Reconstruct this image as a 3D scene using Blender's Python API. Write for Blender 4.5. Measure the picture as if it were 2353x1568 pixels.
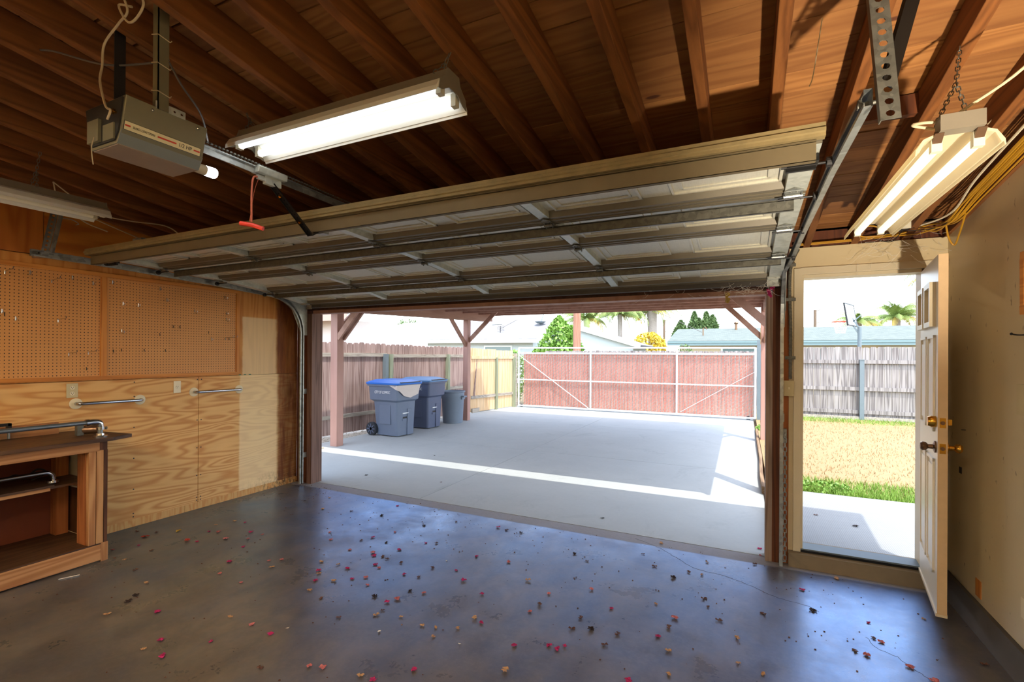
import bpy, bmesh, math, random
from math import sin, cos, pi, radians, sqrt, atan2
from mathutils import Vector, Matrix, noise
random.seed(7)
scene = bpy.context.scene
for o in list(bpy.data.objects): bpy.data.objects.remove(o, do_unlink=True)

# ---------------------------------------------------------------- camera
CAM_H, YAW, ROLL, PITCH, FPX, CY = 1.58, .4487, .0063, .0023, 1110., 813.
def cam_axes():
    F = Vector((-sin(YAW)*cos(PITCH), cos(YAW)*cos(PITCH), sin(PITCH)))
    R0 = Vector((cos(YAW), sin(YAW), 0)); U0 = R0.cross(F)
    return cos(ROLL)*R0+sin(ROLL)*U0, -sin(ROLL)*R0+cos(ROLL)*U0, F
R_, U_, F_ = cam_axes()
cd = bpy.data.cameras.new('camera'); cam = bpy.data.objects.new('camera', cd)
scene.collection.objects.link(cam); scene.camera = cam
cd.sensor_fit = 'HORIZONTAL'; cd.sensor_width = 36; cd.lens = FPX/2353*36
cd.shift_y = (CY-784)/2353; cd.clip_start = .02; cd.clip_end = 600
cam.matrix_world = Matrix(((R_.x, U_.x, -F_.x, 0), (R_.y, U_.y, -F_.y, 0), (R_.z, U_.z, -F_.z, CAM_H), (0, 0, 0, 1)))

# ---------------------------------------------------------------- world, sun, exposure
W = bpy.data.worlds.new('world'); scene.world = W; W.use_nodes = True
nt = W.node_tree; nt.nodes.clear()
wo = nt.nodes.new('ShaderNodeOutputWorld'); bg = nt.nodes.new('ShaderNodeBackground')
sky = nt.nodes.new('ShaderNodeTexSky'); sky.sky_type = 'NISHITA'; sky.sun_disc = False
sun_vec = Vector((.79, -.95, 2.65)).normalized()
sky.sun_elevation = math.asin(sun_vec.z); sky.sun_rotation = atan2(sun_vec.x, sun_vec.y)
sky.air_density = 1.0; sky.dust_density = 1.0; sky.ozone_density = 1.5
hs = nt.nodes.new('ShaderNodeHueSaturation'); hs.inputs['Saturation'].default_value = .62; nt.links.new(sky.outputs[0], hs.inputs['Color']); nt.links.new(hs.outputs[0], bg.inputs[0]); nt.links.new(bg.outputs[0], wo.inputs[0])
bg.inputs[1].default_value = .47
sl = bpy.data.lights.new('sun', 'SUN'); so = bpy.data.objects.new('sun', sl); scene.collection.objects.link(so)
sl.energy = 2.3; sl.angle = radians(.55); sl.color = (1, .95, .87)
so.rotation_euler = (-sun_vec).to_track_quat('-Z', 'Y').to_euler(); so.location = (3, 0, 9)
scene.view_settings.view_transform = 'Standard'; scene.view_settings.look = 'None'
scene.view_settings.exposure = 1.15; scene.view_settings.gamma = 1.0; scene.view_settings.use_curve_mapping = False

# ---------------------------------------------------------------- key dimensions (metres)
XL, XR, D, YB = -4.98, 1.24, 4.23, -2.2      # left wall, right wall, door wall, back wall
SL = .146                                    # roof slope
def zraf(y): return 2.40+SL*(D-y)            # underside of rafters
def zdeck(y): return 2.54+SL*(D-y)           # underside of roof boards

# ---------------------------------------------------------------- helpers
COL = scene.collection
class MB:
    def __init__(s): s.v = []; s.f = []
    def quad(s, a, b, c, d): n = len(s.v); s.v += [Vector(p) for p in (a, b, c, d)]; s.f.append((n, n+1, n+2, n+3)); return s
    def poly(s, pts): n = len(s.v); s.v += [Vector(p) for p in pts]; s.f.append(tuple(range(n, n+len(pts)))); return s
    def box(s, x0, x1, y0, y1, z0, z1):
        if x1 < x0: x0, x1 = x1, x0
        if y1 < y0: y0, y1 = y1, y0
        if z1 < z0: z0, z1 = z1, z0
        n = len(s.v); s.v += [Vector(p) for p in ((x0,y0,z0),(x1,y0,z0),(x1,y1,z0),(x0,y1,z0),(x0,y0,z1),(x1,y0,z1),(x1,y1,z1),(x0,y1,z1))]
        s.f += [tuple(n+i for i in q) for q in ((0,3,2,1),(4,5,6,7),(0,1,5,4),(1,2,6,5),(2,3,7,6),(3,0,4,7))]; return s
    def hexa(s, p):       # 8 corners: 4 bottom, 4 top
        n = len(s.v); s.v += [Vector(q) for q in p]
        s.f += [tuple(n+i for i in q) for q in ((0,3,2,1),(4,5,6,7),(0,1,5,4),(1,2,6,5),(2,3,7,6),(3,0,4,7))]; return s
    def bar(s, A, B, w, h, up=(0,0,1), ov=0):   # rectangular bar from A to B; w across, h along 'up'
        A = Vector(A); B = Vector(B); d = (B-A).normalized(); A = A-d*ov; B = B+d*ov
        u = Vector(up); side = d.cross(u)
        if side.length < 1e-5: u = Vector((1,0,0)); side = d.cross(u)
        side.normalize(); u = side.cross(d).normalized(); a = side*w/2; b = u*h/2
        return s.hexa([A-a-b, A+a-b, B+a-b, B-a-b, A-a+b, A+a+b, B+a+b, B-a+b])
    def prism(s, pts, ax, t0, t1):   # polygon (2D) extruded along axis
        def mk(p, t):
            if ax == 'X': return Vector((t, p[0], p[1]))
            if ax == 'Y': return Vector((p[0], t, p[1]))
            return Vector((p[0], p[1], t))
        n = len(s.v); k = len(pts)
        s.v += [mk(p, t0) for p in pts]+[mk(p, t1) for p in pts]
        s.f.append(tuple(range(n+k-1, n-1, -1))); s.f.append(tuple(range(n+k, n+2*k)))
        for i in range(k): j = (i+1) % k; s.f.append((n+i, n+j, n+k+j, n+k+i))
        return s
    def tube(s, pts, r, seg=8, closed=False, cap=True):
        pts = [Vector(p) for p in pts]; m = len(pts); rr = r if isinstance(r, (list, tuple)) else [r]*m
        n0 = len(s.v); up = None
        for i, p in enumerate(pts):
            if closed: d = pts[(i+1) % m]-pts[i-1]
            else: d = pts[min(i+1, m-1)]-pts[max(i-1, 0)]
            d.normalize()
            if up is None:
                up = Vector((0,0,1)) if abs(d.z) < .9 else Vector((1,0,0))
            a = d.cross(up).normalized(); up = a.cross(d).normalized()
            for k in range(seg):
                t = 2*pi*k/seg; s.v.append(p+(a*cos(t)+up*sin(t))*rr[i])
        for i in range(m if closed else m-1):
            j = (i+1) % m
            for k in range(seg):
                l = (k+1) % seg; s.f.append((n0+i*seg+k, n0+i*seg+l, n0+j*seg+l, n0+j*seg+k))
        if cap and not closed:
            s.f.append(tuple(n0+k for k in range(seg-1, -1, -1))); s.f.append(tuple(n0+(m-1)*seg+k for k in range(seg)))
        return s
    def cyl(s, A, B, r, seg=16, r2=None): return s.tube([A, B], [r, r if r2 is None else r2], seg)
    def lathe(s, prof, c, seg=32, axis='Z'):    # prof: (r, z)
        n = len(s.v); k = len(prof); c = Vector(c)
        for i in range(seg):
            t = 2*pi*i/seg
            for r, z in prof:
                if axis == 'Z': q = Vector((r*cos(t), r*sin(t), z))
                elif axis == 'X': q = Vector((z, r*cos(t), r*sin(t)))
                else: q = Vector((r*cos(t), z, r*sin(t)))
                s.v.append(c+q)
        for i in range(seg):
            j = (i+1) % seg
            for m in range(k-1): s.f.append((n+i*k+m, n+j*k+m, n+j*k+m+1, n+i*k+m+1))
        return s
    def sphere(s, c, r, seg=12, sq=(1,1,1)):
        k = seg//2; prof = [(r*sin(pi*i/k), -r*cos(pi*i/k)) for i in range(k+1)]
        m = MB().lathe(prof, (0,0,0), seg)
        n = len(s.v); s.v += [Vector(c)+Vector((p.x*sq[0], p.y*sq[1], p.z*sq[2])) for p in m.v]
        s.f += [tuple(n+i for i in f) for f in m.f]; return s
    def sweep(s, prof, frames):   # prof 2D closed; frames: (origin, a, b)
        n = len(s.v); k = len(prof)
        for o, a, b in frames:
            for u, v in prof: s.v.append(Vector(o)+Vector(a)*u+Vector(b)*v)
        for i in range(len(frames)-1):
            for j in range(k):
                l = (j+1) % k; s.f.append((n+i*k+j, n+i*k+l, n+(i+1)*k+l, n+(i+1)*k+j))
        s.f.append(tuple(n+j for j in range(k-1, -1, -1))); s.f.append(tuple(n+(len(frames)-1)*k+j for j in range(k)))
        return s
    def merge(s, m, M=None):
        n = len(s.v); s.v += [(M @ p if M else p.copy()) for p in m.v]; s.f += [tuple(n+i for i in f) for f in m.f]; return s
    def xf(s, M): s.v = [M @ p for p in s.v]; return s
    def build(s, name, mat, parent=None, label=None, smooth=False, bevel=0, local=False):
        off = Vector((0,0,0))
        if parent is not None and not local:
            r = parent
            while r is not None: off += r.location; r = r.parent
        me = bpy.data.meshes.new(name); me.from_pydata([tuple(p-off) for p in s.v], [], s.f); me.update()
        bm = bmesh.new(); bm.from_mesh(me); bmesh.ops.remove_doubles(bm, verts=bm.verts, dist=1e-5)
        bmesh.ops.recalc_face_normals(bm, faces=bm.faces); bm.to_mesh(me); bm.free()
        if smooth:
            for p in me.polygons: p.use_smooth = True
            try: me.set_sharp_from_angle(angle=radians(40))
            except Exception: pass
        me.materials.append(mat)
        o = bpy.data.objects.new(name, me); COL.objects.link(o)
        if parent is not None: o.parent = parent
        if label: o['label'] = label
        if bevel:
            b = o.modifiers.new('bevel', 'BEVEL'); b.width = bevel; b.segments = 2; b.limit_method = 'ANGLE'
        return o
def empty(name, label, cat, loc=(0,0,0), group=None, rz=0):
    o = bpy.data.objects.new(name, None); COL.objects.link(o); o.location = loc; o.rotation_euler = (0,0,rz)
    o.empty_display_size = .05; o['label'] = label; o['category'] = cat
    if group: o['group'] = group
    return o
def tag(o, label, cat, group=None, kind=None):
    o['label'] = label; o['category'] = cat
    if group: o['group'] = group
    if kind: o['kind'] = kind
    return o
def struct(o, label=None):
    o['kind'] = 'structure'
    if label: o['label'] = label; o['category'] = 'structure'
    return o
def children(o): return [c for c in bpy.data.objects if c.parent == o]
def copy_tree(o, parent=None):
    c = o.copy(); COL.objects.link(c)
    if parent is not None: c.parent = parent
    for ch in children(o): copy_tree(ch, c)
    return c
def text_mesh(txt, size, name, mat, parent, M, extrude=.0008, sx=1.0):
    cu = bpy.data.curves.new('t', 'FONT'); cu.body = txt; cu.size = size; cu.extrude = extrude; cu.align_x = 'CENTER'; cu.align_y = 'CENTER'
    to = bpy.data.objects.new('t', cu); COL.objects.link(to); bpy.context.view_layer.update()
    dg = bpy.context.evaluated_depsgraph_get(); me = bpy.data.meshes.new_from_object(to.evaluated_get(dg))
    bpy.data.objects.remove(to, do_unlink=True)
    me.transform(M @ Matrix.Diagonal((sx,1,1,1))); me.materials.clear(); me.materials.append(mat)
    o = bpy.data.objects.new(name, me); COL.objects.link(o); o.parent = parent
    return o
def frameM(o, x, y):      # matrix: local x->x, local y->y
    x = Vector(x).normalized(); y = Vector(y).normalized(); z = x.cross(y)
    return Matrix(((x.x,y.x,z.x,o[0]),(x.y,y.y,z.y,o[1]),(x.z,y.z,z.z,o[2]),(0,0,0,1)))
def perf_strip(A, B, w, wdir, pitch, hr):
    """flat metal strip from A to B with a row of real round holes"""
    A = Vector(A); B = Vector(B); L = (B-A).length; d = (B-A)/L; wd = Vector(wdir).normalized(); m = MB()
    n = max(1, int(L/pitch)); p = L/n
    for i in range(n):
        c = A+d*(i+.5)*p; n0 = len(m.v); K = 8
        ring = [c+d*hr*cos(2*pi*k/K)+wd*hr*sin(2*pi*k/K) for k in range(K)]
        outer = []
        for k in range(K):
            a, b = cos(2*pi*k/K), sin(2*pi*k/K); s_ = max(abs(a), abs(b)); a /= s_; b /= s_
            outer.append(c+d*a*p/2+wd*b*w/2)
        m.v += ring+outer
        for k in range(K):
            l = (k+1) % K; m.f.append((n0+k, n0+l, n0+K+l, n0+K+k))
    return m
def solid(o, t): s = o.modifiers.new('solid', 'SOLIDIFY'); s.thickness = t; s.offset = 0; return o
def chain_mb(A, B, ll=.034, r=.0022, wd=.009):
    A = Vector(A); B = Vector(B); L = (B-A).length; d = (B-A)/L; n = max(1, int(L/(ll*.8)))
    a0 = d.cross(Vector((.3,.9,.1))).normalized(); b0 = d.cross(a0); m = MB()
    for i in range(n):
        c = A+d*(L*(i+.5)/n); s = a0 if i % 2 else b0
        pts = []
        for k in range(10):
            t = 2*pi*k/10; cx = (ll/2-wd)*(1 if cos(t) > 0 else -1)+wd*cos(t); pts.append(c+d*cx+s*wd*sin(t))
        m.tube(pts, r, 5, closed=True)
    return m
def bez(pts, n=8):     # smooth Catmull-Rom through points
    P = [Vector(p) for p in pts]; P = [P[0]*2-P[1]]+P+[P[-1]*2-P[-2]]; out = []
    for i in range(1, len(P)-2):
        for k in range(n):
            t = k/n; a, b, c, d = P[i-1:i+3]
            out.append(.5*((2*b)+(c-a)*t+(2*a-5*b+4*c-d)*t*t+(3*b-a-3*c+d)*t**3))
    out.append(P[-2]); return out

# ---------------------------------------------------------------- materials
def newmat(name):
    m = bpy.data.materials.new(name); m.use_nodes = True; n = m.node_tree
    b = n.nodes['Principled BSDF']; return m, n, b
def N(n, t, **kw):
    x = n.nodes.new(t)
    for k, v in kw.items(): setattr(x, k, v)
    return x
def mathn(n, op, a, b=None, c=None):
    x = N(n, 'ShaderNodeMath', operation=op)
    for i, v in enumerate((a, b, c)):
        if v is None: continue
        if isinstance(v, (int, float)): x.inputs[i].default_value = v
        else: n.links.new(v, x.inputs[i])
    return x.outputs[0]
def mixc(n, fac, a, b, mode='MIX'):
    x = N(n, 'ShaderNodeMix', data_type='RGBA', blend_type=mode)
    for i, v in ((0, fac), (6, a), (7, b)):
        if isinstance(v, (int, float)): x.inputs[i].default_value = v
        elif isinstance(v, (tuple, list)): x.inputs[i].default_value = (*v[:3], 1)
        else: n.links.new(v, x.inputs[i])
    return x.outputs[2]
def coords(n, rnd=False, scale=(1,1,1)):
    tc = N(n, 'ShaderNodeTexCoord'); o = tc.outputs['Object']
    if rnd:
        oi = N(n, 'ShaderNodeObjectInfo'); va = N(n, 'ShaderNodeVectorMath', operation='ADD')
        mu = mathn(n, 'MULTIPLY', oi.outputs['Random'], 37.0)
        cb = N(n, 'ShaderNodeCombineXYZ')
        for i in range(3): n.links.new(mu, cb.inputs[i])
        n.links.new(o, va.inputs[0]); n.links.new(cb.outputs[0], va.inputs[1]); o = va.outputs[0]
    mp = N(n, 'ShaderNodeMapping'); mp.inputs['Scale'].default_value = scale; n.links.new(o, mp.inputs[0])
    return mp.outputs[0]
def noisen(n, vec, scale=5, detail=3, rough=.5, dist=0):
    x = N(n, 'ShaderNodeTexNoise'); x.inputs['Scale'].default_value = scale; x.inputs['Detail'].default_value = detail
    x.inputs['Roughness'].default_value = rough; x.inputs['Distortion'].default_value = dist; n.links.new(vec, x.inputs['Vector']); return x.outputs['Fac']
def ramp(n, fac, stops):
    x = N(n, 'ShaderNodeValToRGB'); e = x.color_ramp.elements
    while len(e) < len(stops): e.new(.5)
    for i, (p, c) in enumerate(stops):
        e[i].position = p; e[i].color = (*c[:3], 1) if not isinstance(c, (int, float)) else (c, c, c, 1)
    n.links.new(fac, x.inputs[0]); return x.outputs[0]
def bump(n, b, h, strength=.3, dist=.01):
    x = N(n, 'ShaderNodeBump'); x.inputs['Strength'].default_value = strength; x.inputs['Distance'].default_value = dist
    n.links.new(h, x.inputs['Height']); n.links.new(x.outputs[0], b.inputs['Normal'])
def srgb(r, g, b):
    f = lambda c: (c/255/12.92) if c/255 <= .04045 else ((c/255+.055)/1.055)**2.4
    return (f(r), f(g), f(b))
def plain(name, col, rough=.6, metal=0, var=.12, nscale=12, spec=.5, bmp=0, emis=None):
    m, n, b = newmat(name); v = coords(n, True); f = noisen(n, v, nscale, 4, .6)
    c = mixc(n, f, tuple(x*(1-var) for x in col), tuple(min(1, x*(1+var)) for x in col))
    n.links.new(c, b.inputs['Base Color']); b.inputs['Roughness'].default_value = rough; b.inputs['Metallic'].default_value = metal
    b.inputs['Specular IOR Level'].default_value = spec
    if bmp: bump(n, b, f, bmp, .005)
    if emis: b.inputs['Emission Color'].default_value = (*emis[0], 1); b.inputs['Emission Strength'].default_value = emis[1]
    return m
def wood(name, dark, light, grain='Y', across=6.0, along=.45, rings=14, fine=.35, rough=.65, rnd=True, spec=.3, knots=0, post=None):
    m, n, b = newmat(name)
    sc = {'X': (along, across, across), 'Y': (across, along, across), 'Z': (across, across, along)}[grain]
    v = coords(n, rnd, sc); h = noisen(n, v, 1.0, 2.0, .45, .15)
    s = mathn(n, 'SINE', mathn(n, 'MULTIPLY', h, rings*2*pi)); s = mathn(n, 'MULTIPLY_ADD', s, .5, .5); s = mathn(n, 'POWER', s, 1.6)
    fs = tuple(x*(14 if abs(x-along) > 1e-6 else 3) for x in sc)
    v2 = coords(n, rnd, fs); f2 = noisen(n, v2, 1.0, 3, .6)
    fac = mathn(n, 'ADD', mathn(n, 'MULTIPLY', s, 1-fine), mathn(n, 'MULTIPLY', f2, fine*1.4)); fac = mathn(n, 'MINIMUM', fac, 1.0)
    c = mixc(n, fac, light, dark)
    big = noisen(n, coords(n, rnd, (1,1,1)), 1.7, 3, .6)
    c = mixc(n, mathn(n, 'MULTIPLY', big, .35), c, tuple(x*.55 for x in dark))
    if post: c = post(n, c)
    n.links.new(c, b.inputs['Base Color']); b.inputs['Roughness'].default_value = rough; b.inputs['Specular IOR Level'].default_value = spec
    bump(n, b, fac, .12, .003)
    return m
def sepc(n):
    tc = N(n, 'ShaderNodeTexCoord'); s = N(n, 'ShaderNodeSeparateXYZ'); n.links.new(tc.outputs['Object'], s.inputs[0]); return s.outputs
def step(n, v, a, w=.02):    # 0 below a, 1 above
    x = N(n, 'ShaderNodeMapRange', interpolation_type='SMOOTHSTEP'); n.links.new(v, x.inputs[0])
    x.inputs[1].default_value = a-w; x.inputs[2].default_value = a+w; return x.outputs[0]
M = {}
def pvar(a):     # every board its own tone
    def f(n, c):
        oi = N(n, 'ShaderNodeObjectInfo'); return mixc(n, mathn(n, 'MULTIPLY', oi.outputs['Random'], a), c, (.06, .035, .03))
    return f
def ply_post(bleach_y, dark_y, mould=True, zb=None):
    def f(n, c):
        s = sepc(n); y, z = s[1], s[2]
        nz = noisen(n, coords(n), 9, 4, .7)
        yy = mathn(n, 'ADD', y, mathn(n, 'MULTIPLY', nz, .03))
        bl = mathn(n, 'MULTIPLY', step(n, yy, bleach_y, .012), mathn(n, 'SUBTRACT', 1.0, step(n, yy, dark_y, .02)))
        if zb: bl = mathn(n, 'MULTIPLY', bl, mathn(n, 'SUBTRACT', 1.0, step(n, z, zb, .01)))
        c = mixc(n, mathn(n, 'MULTIPLY', bl, .55), c, srgb(243, 222, 176))
        dk = step(n, yy, dark_y, .03); dn = ramp(n, noisen(n, coords(n, False, (3, 9, 1.2)), 1.5, 4, .7), [(.35, 0.0), (.62, 1.0)])
        c = mixc(n, mathn(n, 'MULTIPLY', dk, mathn(n, 'MULTIPLY_ADD', dn, .35, .6)), c, srgb(112, 58, 26))
        if mould:
            low = mathn(n, 'SUBTRACT', 1.0, step(n, z, .12, .12)); fy = step(n, y, 3.75, .35)
            sp = ramp(n, noisen(n, coords(n, False, (1, 30, 14)), 1.0, 5, .8), [(.48, 0.0), (.6, 1.0)])
            c = mixc(n, mathn(n, 'MULTIPLY', mathn(n, 'MULTIPLY', low, fy), sp), c, srgb(40, 32, 24))
        return c
    return f
PLYL, PLYD = srgb(244, 196, 126), srgb(208, 142, 74)
M['ply_h'] = wood('plywood_horizontal', PLYD, PLYL, 'Y', 5.0, .7, 14, .25, .55, False, post=ply_post(3.49, 3.97))
M['ply_v'] = wood('plywood_vertical', srgb(196, 122, 50), srgb(222, 156, 78), 'Z', 6, .6, 7, .3, .55, False, post=ply_post(3.52, 3.95, False, 1.98))
M['ply_top'] = wood('plywood_top', srgb(178, 98, 28), srgb(222, 144, 56), 'Y', 3.5, .6, 7, .25, .5, False)
M['ply_topv'] = wood('plywood_top_vertical', srgb(170, 92, 30), srgb(208, 128, 54), 'Z', 4, .6, 6, .3, .5, False)
M['base'] = wood('base_strip', PLYD, srgb(226, 182, 116), 'Z', 16, 2, 6, .3, .6, False, post=ply_post(9, 10))
M['rafter'] = wood('rafter_wood', srgb(106, 62, 28), srgb(150, 94, 46), 'Y', 9, .30, 6, .45, .75)
M['deck'] = wood('deck_board', srgb(150, 78, 30), srgb(206, 128, 60), 'X', 7, .4, 7, .3, .7, True)
M['frame_wood'] = wood('frame_pine', srgb(196, 118, 46), srgb(226, 152, 70), 'Y', 12, .5, 6, .3, .5)
M['frame_wood_v'] = wood('frame_pine_vertical', srgb(190, 112, 42), srgb(220, 146, 66), 'Z', 12, .5, 6, .3, .5)
M['bench'] = wood('bench_pine', srgb(160, 104, 60), srgb(206, 152, 100), 'Y', 10, .5, 6, .35, .6)
M['bench_v'] = wood('bench_pine_vertical', srgb(160, 104, 60), srgb(210, 160, 106), 'Z', 10, .5, 6, .35, .6)
M['bench_dark'] = wood('bench_dark_plywood', srgb(70, 38, 18), srgb(112, 68, 38), 'Z', 8, .6, 6, .35, .6)
M['bench_top'] = wood('bench_top_worn', srgb(62, 40, 26), srgb(104, 72, 46), 'Y', 8, .6, 6, .35, .5)
M['brown_wood'] = wood('dark_brown_paint', srgb(60, 36, 26), srgb(84, 52, 38), 'Y', 8, .5, 6, .35, .6)
M['jamb_brown'] = wood('jamb_brown', srgb(92, 66, 56), srgb(138, 106, 92), 'Z', 12, .5, 7, .4, .6)
M['jamb_dark'] = wood('jamb_dark', srgb(74, 38, 20), srgb(116, 62, 30), 'Z', 10, .5, 7, .4, .6)
M['jamb_grey'] = wood('jamb_weathered', srgb(120, 98, 84), srgb(176, 152, 134), 'Z', 12, .5, 7, .4, .7)
M['stud_orange'] = wood('stud', srgb(150, 82, 40), srgb(190, 118, 66), 'Z', 12, .5, 7, .4, .7)
M['carport'] = wood('carport_paint', srgb(156, 116, 98), srgb(188, 148, 128), 'Y', 4, .5, 3, .5, .6)
M['carport_post'] = wood('carport_post_paint', srgb(176, 134, 120), srgb(196, 154, 140), 'Z', 4, .5, 3, .5, .6)
M['fence'] = wood('fence_weathered', srgb(134, 106, 98), srgb(206, 182, 172), 'Z', 16, .5, 6, .4, .85, post=pvar(.35))
M['fence_grey'] = wood('fence_grey', srgb(96, 90, 88), srgb(190, 184, 178), 'Z', 14, .5, 5, .5, .85, post=pvar(.2))
M['fence_new'] = wood('fence_new', srgb(206, 166, 120), srgb(232, 206, 168), 'Z', 12, .5, 5, .4, .8)
M['fence_red'] = wood('fence_red', srgb(216, 140, 124), srgb(238, 184, 168), 'Z', 12, .5, 4, .5, .8)
M['rail_grey'] = wood('fence_rail', srgb(140, 130, 118), srgb(196, 188, 172), 'Y', 12, .5, 5, .5, .8)
M['post_green'] = wood('treated_post', srgb(120, 128, 104), srgb(168, 174, 148), 'Z', 12, .5, 5, .5, .8)
M['curb_wood'] = wood('curb_board', srgb(110, 84, 62), srgb(168, 142, 110), 'Y', 12, .5, 6, .5, .9)
M['pole_wood'] = wood('pole_wood', srgb(140, 98, 78), srgb(182, 138, 114), 'Z', 8, .4, 5, .5, .9)
def galv(name, a, b_, metal=.75, rough=.38, vs=26):
    m, n, b = newmat(name); v = coords(n, True)
    vo = N(n, 'ShaderNodeTexVoronoi'); vo.inputs['Scale'].default_value = vs; n.links.new(v, vo.inputs['Vector'])
    s = N(n, 'ShaderNodeSeparateColor'); n.links.new(vo.outputs['Color'], s.inputs[0])
    f = mathn(n, 'MULTIPLY_ADD', noisen(n, v, 30, 3), .5, mathn(n, 'MULTIPLY', s.outputs[0], .5))
    n.links.new(mixc(n, f, a, b_), b.inputs['Base Color']); b.inputs['Metallic'].default_value = metal
    n.links.new(mathn(n, 'MULTIPLY_ADD', f, .2, rough-.1), b.inputs['Roughness']); return m
M['galv'] = galv('galvanised_steel', srgb(120, 122, 118), srgb(190, 192, 186))
M['galv_dark'] = galv('galvanised_strut', srgb(84, 82, 74), srgb(128, 126, 114), .45, .5, 60)
M['galv_stile'] = galv('galvanised_stile', srgb(176, 182, 172), srgb(214, 216, 204), .35, .42, 40)
M['strut_dust'] = plain('dusty_strut', srgb(112, 98, 70), .7, .2, .15, 8)
M['door_edge'] = plain('dusty_door_edge', srgb(134, 116, 76), .85, 0, .3, 20, bmp=.4)
def panel_mat():
    m, n, b = newmat('door_panel_steel'); v = coords(n, False, (3, 40, 40)); v2 = coords(n, False, (60, 4, 4))
    f = mathn(n, 'MULTIPLY', mathn(n, 'ADD', noisen(n, v, 4, 3), noisen(n, v2, 4, 3)), .5)
    n.links.new(mixc(n, f, srgb(176, 172, 152), srgb(226, 222, 204)), b.inputs['Base Color'])
    b.inputs['Roughness'].default_value = .38; b.inputs['Metallic'].default_value = .1; bump(n, b, f, .15, .002); return m
M['panel'] = panel_mat()
M['panel_rail'] = plain('door_rail_steel', srgb(112, 104, 86), .5, .15, .1, 9)
M['black'] = plain('black_steel', srgb(22, 20, 18), .45, .3)
M['dark_plastic'] = plain('dark_plastic', srgb(30, 27, 24), .6)
M['opener'] = plain('opener_paint', srgb(124, 118, 92), .45, .2, .08, 5)
M['opener_grey'] = plain('opener_grey', srgb(130, 134, 128), .4, .3, .08, 5)
M['opener_bottom'] = plain('opener_bottom', srgb(150, 130, 112), .6, .1, .1, 7)
M['label'] = plain('label_cream', srgb(226, 214, 168), .5, 0, .04)
M['red'] = plain('red_stripe', srgb(206, 58, 34), .5, 0, .05)
M['ink'] = plain('ink', srgb(28, 26, 24), .5)
M['red_handle'] = plain('red_plastic_handle', srgb(226, 62, 40), .4)
M['red_rope'] = plain('red_rope', srgb(196, 106, 80), .9, 0, .3, 80)
M['white_fix'] = plain('white_enamel', srgb(214, 208, 184), .35, 0, .04, 6)
M['white_refl'] = plain('white_reflector', srgb(232, 230, 216), .3, 0, .03, 6)
M['fix_back'] = plain('fixture_housing', srgb(128, 118, 100), .5, .1, .08)
M['tube_on'] = plain('lit_tube', srgb(240, 244, 255), .3, 0, .01, emis=((.88, .93, 1.0), 1.1))
M['fill_tube_rear'] = plain('added_rear_tube', srgb(250, 244, 232), .3, 0, .01, emis=((1.0, .84, .64), 84.0))
M['fill_tube_side'] = plain('added_side_tube', srgb(250, 244, 232), .3, 0, .01, emis=((1.0, .80, .58), 20.0))
M['tube_off'] = plain('tube_glass', srgb(250, 246, 222), .25, 0, .02)
M['fill_tube_wall'] = plain('added_wall_tube', srgb(250, 244, 232), .3, 0, .01, emis=((1.0, .82, .60), 1.6))
M['tube_dim'] = plain('soft_tube', srgb(250, 246, 222), .25, 0, .02, emis=((1.0, .90, .66), .45))
M['bulb_on'] = plain('lit_bulb', srgb(250, 250, 255), .3, 0, .01, emis=((.92, .95, 1.0), 14.0))
M['bulb_base'] = plain('bulb_base', srgb(206, 192, 160), .4)
M['white_cord'] = plain('white_cord', srgb(196, 178, 142), .5)
M['grey_cord'] = plain('grey_cord', srgb(92, 88, 84), .5)
M['yellow_cable'] = plain('yellow_cable', srgb(190, 138, 30), .45, 0, .15)
M['chrome'] = plain('chrome', srgb(196, 198, 202), .16, 1.0, .05)
M['pipe'] = plain('galvanised_pipe', srgb(138, 146, 152), .35, .8, .12, 20)
M['ivory'] = plain('ivory_plate', srgb(206, 188, 142), .4, 0, .04)
M['ivory_pale'] = plain('pale_plate', srgb(232, 218, 184), .4, 0, .04)
M['brass'] = plain('brass', srgb(190, 140, 52), .22, 1.0, .1)
M['bronze'] = plain('bronze', srgb(120, 92, 70), .35, .8, .1)
M['door_paint'] = plain('door_paint', srgb(232, 222, 200), .35, 0, .03, 3)
M['trim_paint'] = plain('trim_paint', srgb(216, 202, 170), .4, 0, .05, 6)
M['door_edge_wood'] = plain('door_edge_paint', srgb(210, 178, 134), .6, 0, .14, 14)
def wallpaint():
    m, n, b = newmat('cream_wall_paint'); v = coords(n)
    f = noisen(n, v, 1.3, 3, .6); c = mixc(n, f, srgb(204, 184, 142), srgb(222, 204, 164))
    sp = ramp(n, noisen(n, coords(n, False, (1, 1, .6)), 26, 2, .5), [(.70, 0.0), (.76, 1.0)])
    c = mixc(n, mathn(n, 'MULTIPLY', sp, .7), c, srgb(120, 92, 58))
    sc = ramp(n, noisen(n, coords(n, False, (14, 14, 1.5)), 1.2, 4, .7), [(.62, 0.0), (.75, 1.0)])
    c = mixc(n, mathn(n, 'MULTIPLY', sc, .12), c, srgb(140, 118, 84))
    n.links.new(c, b.inputs['Base Color']); b.inputs['Roughness'].default_value = .32; b.inputs['Specular IOR Level'].default_value = .5
    bump(n, b, noisen(n, coords(n), 60, 3), .06, .002); return m
M['wall'] = wallpaint()
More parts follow.
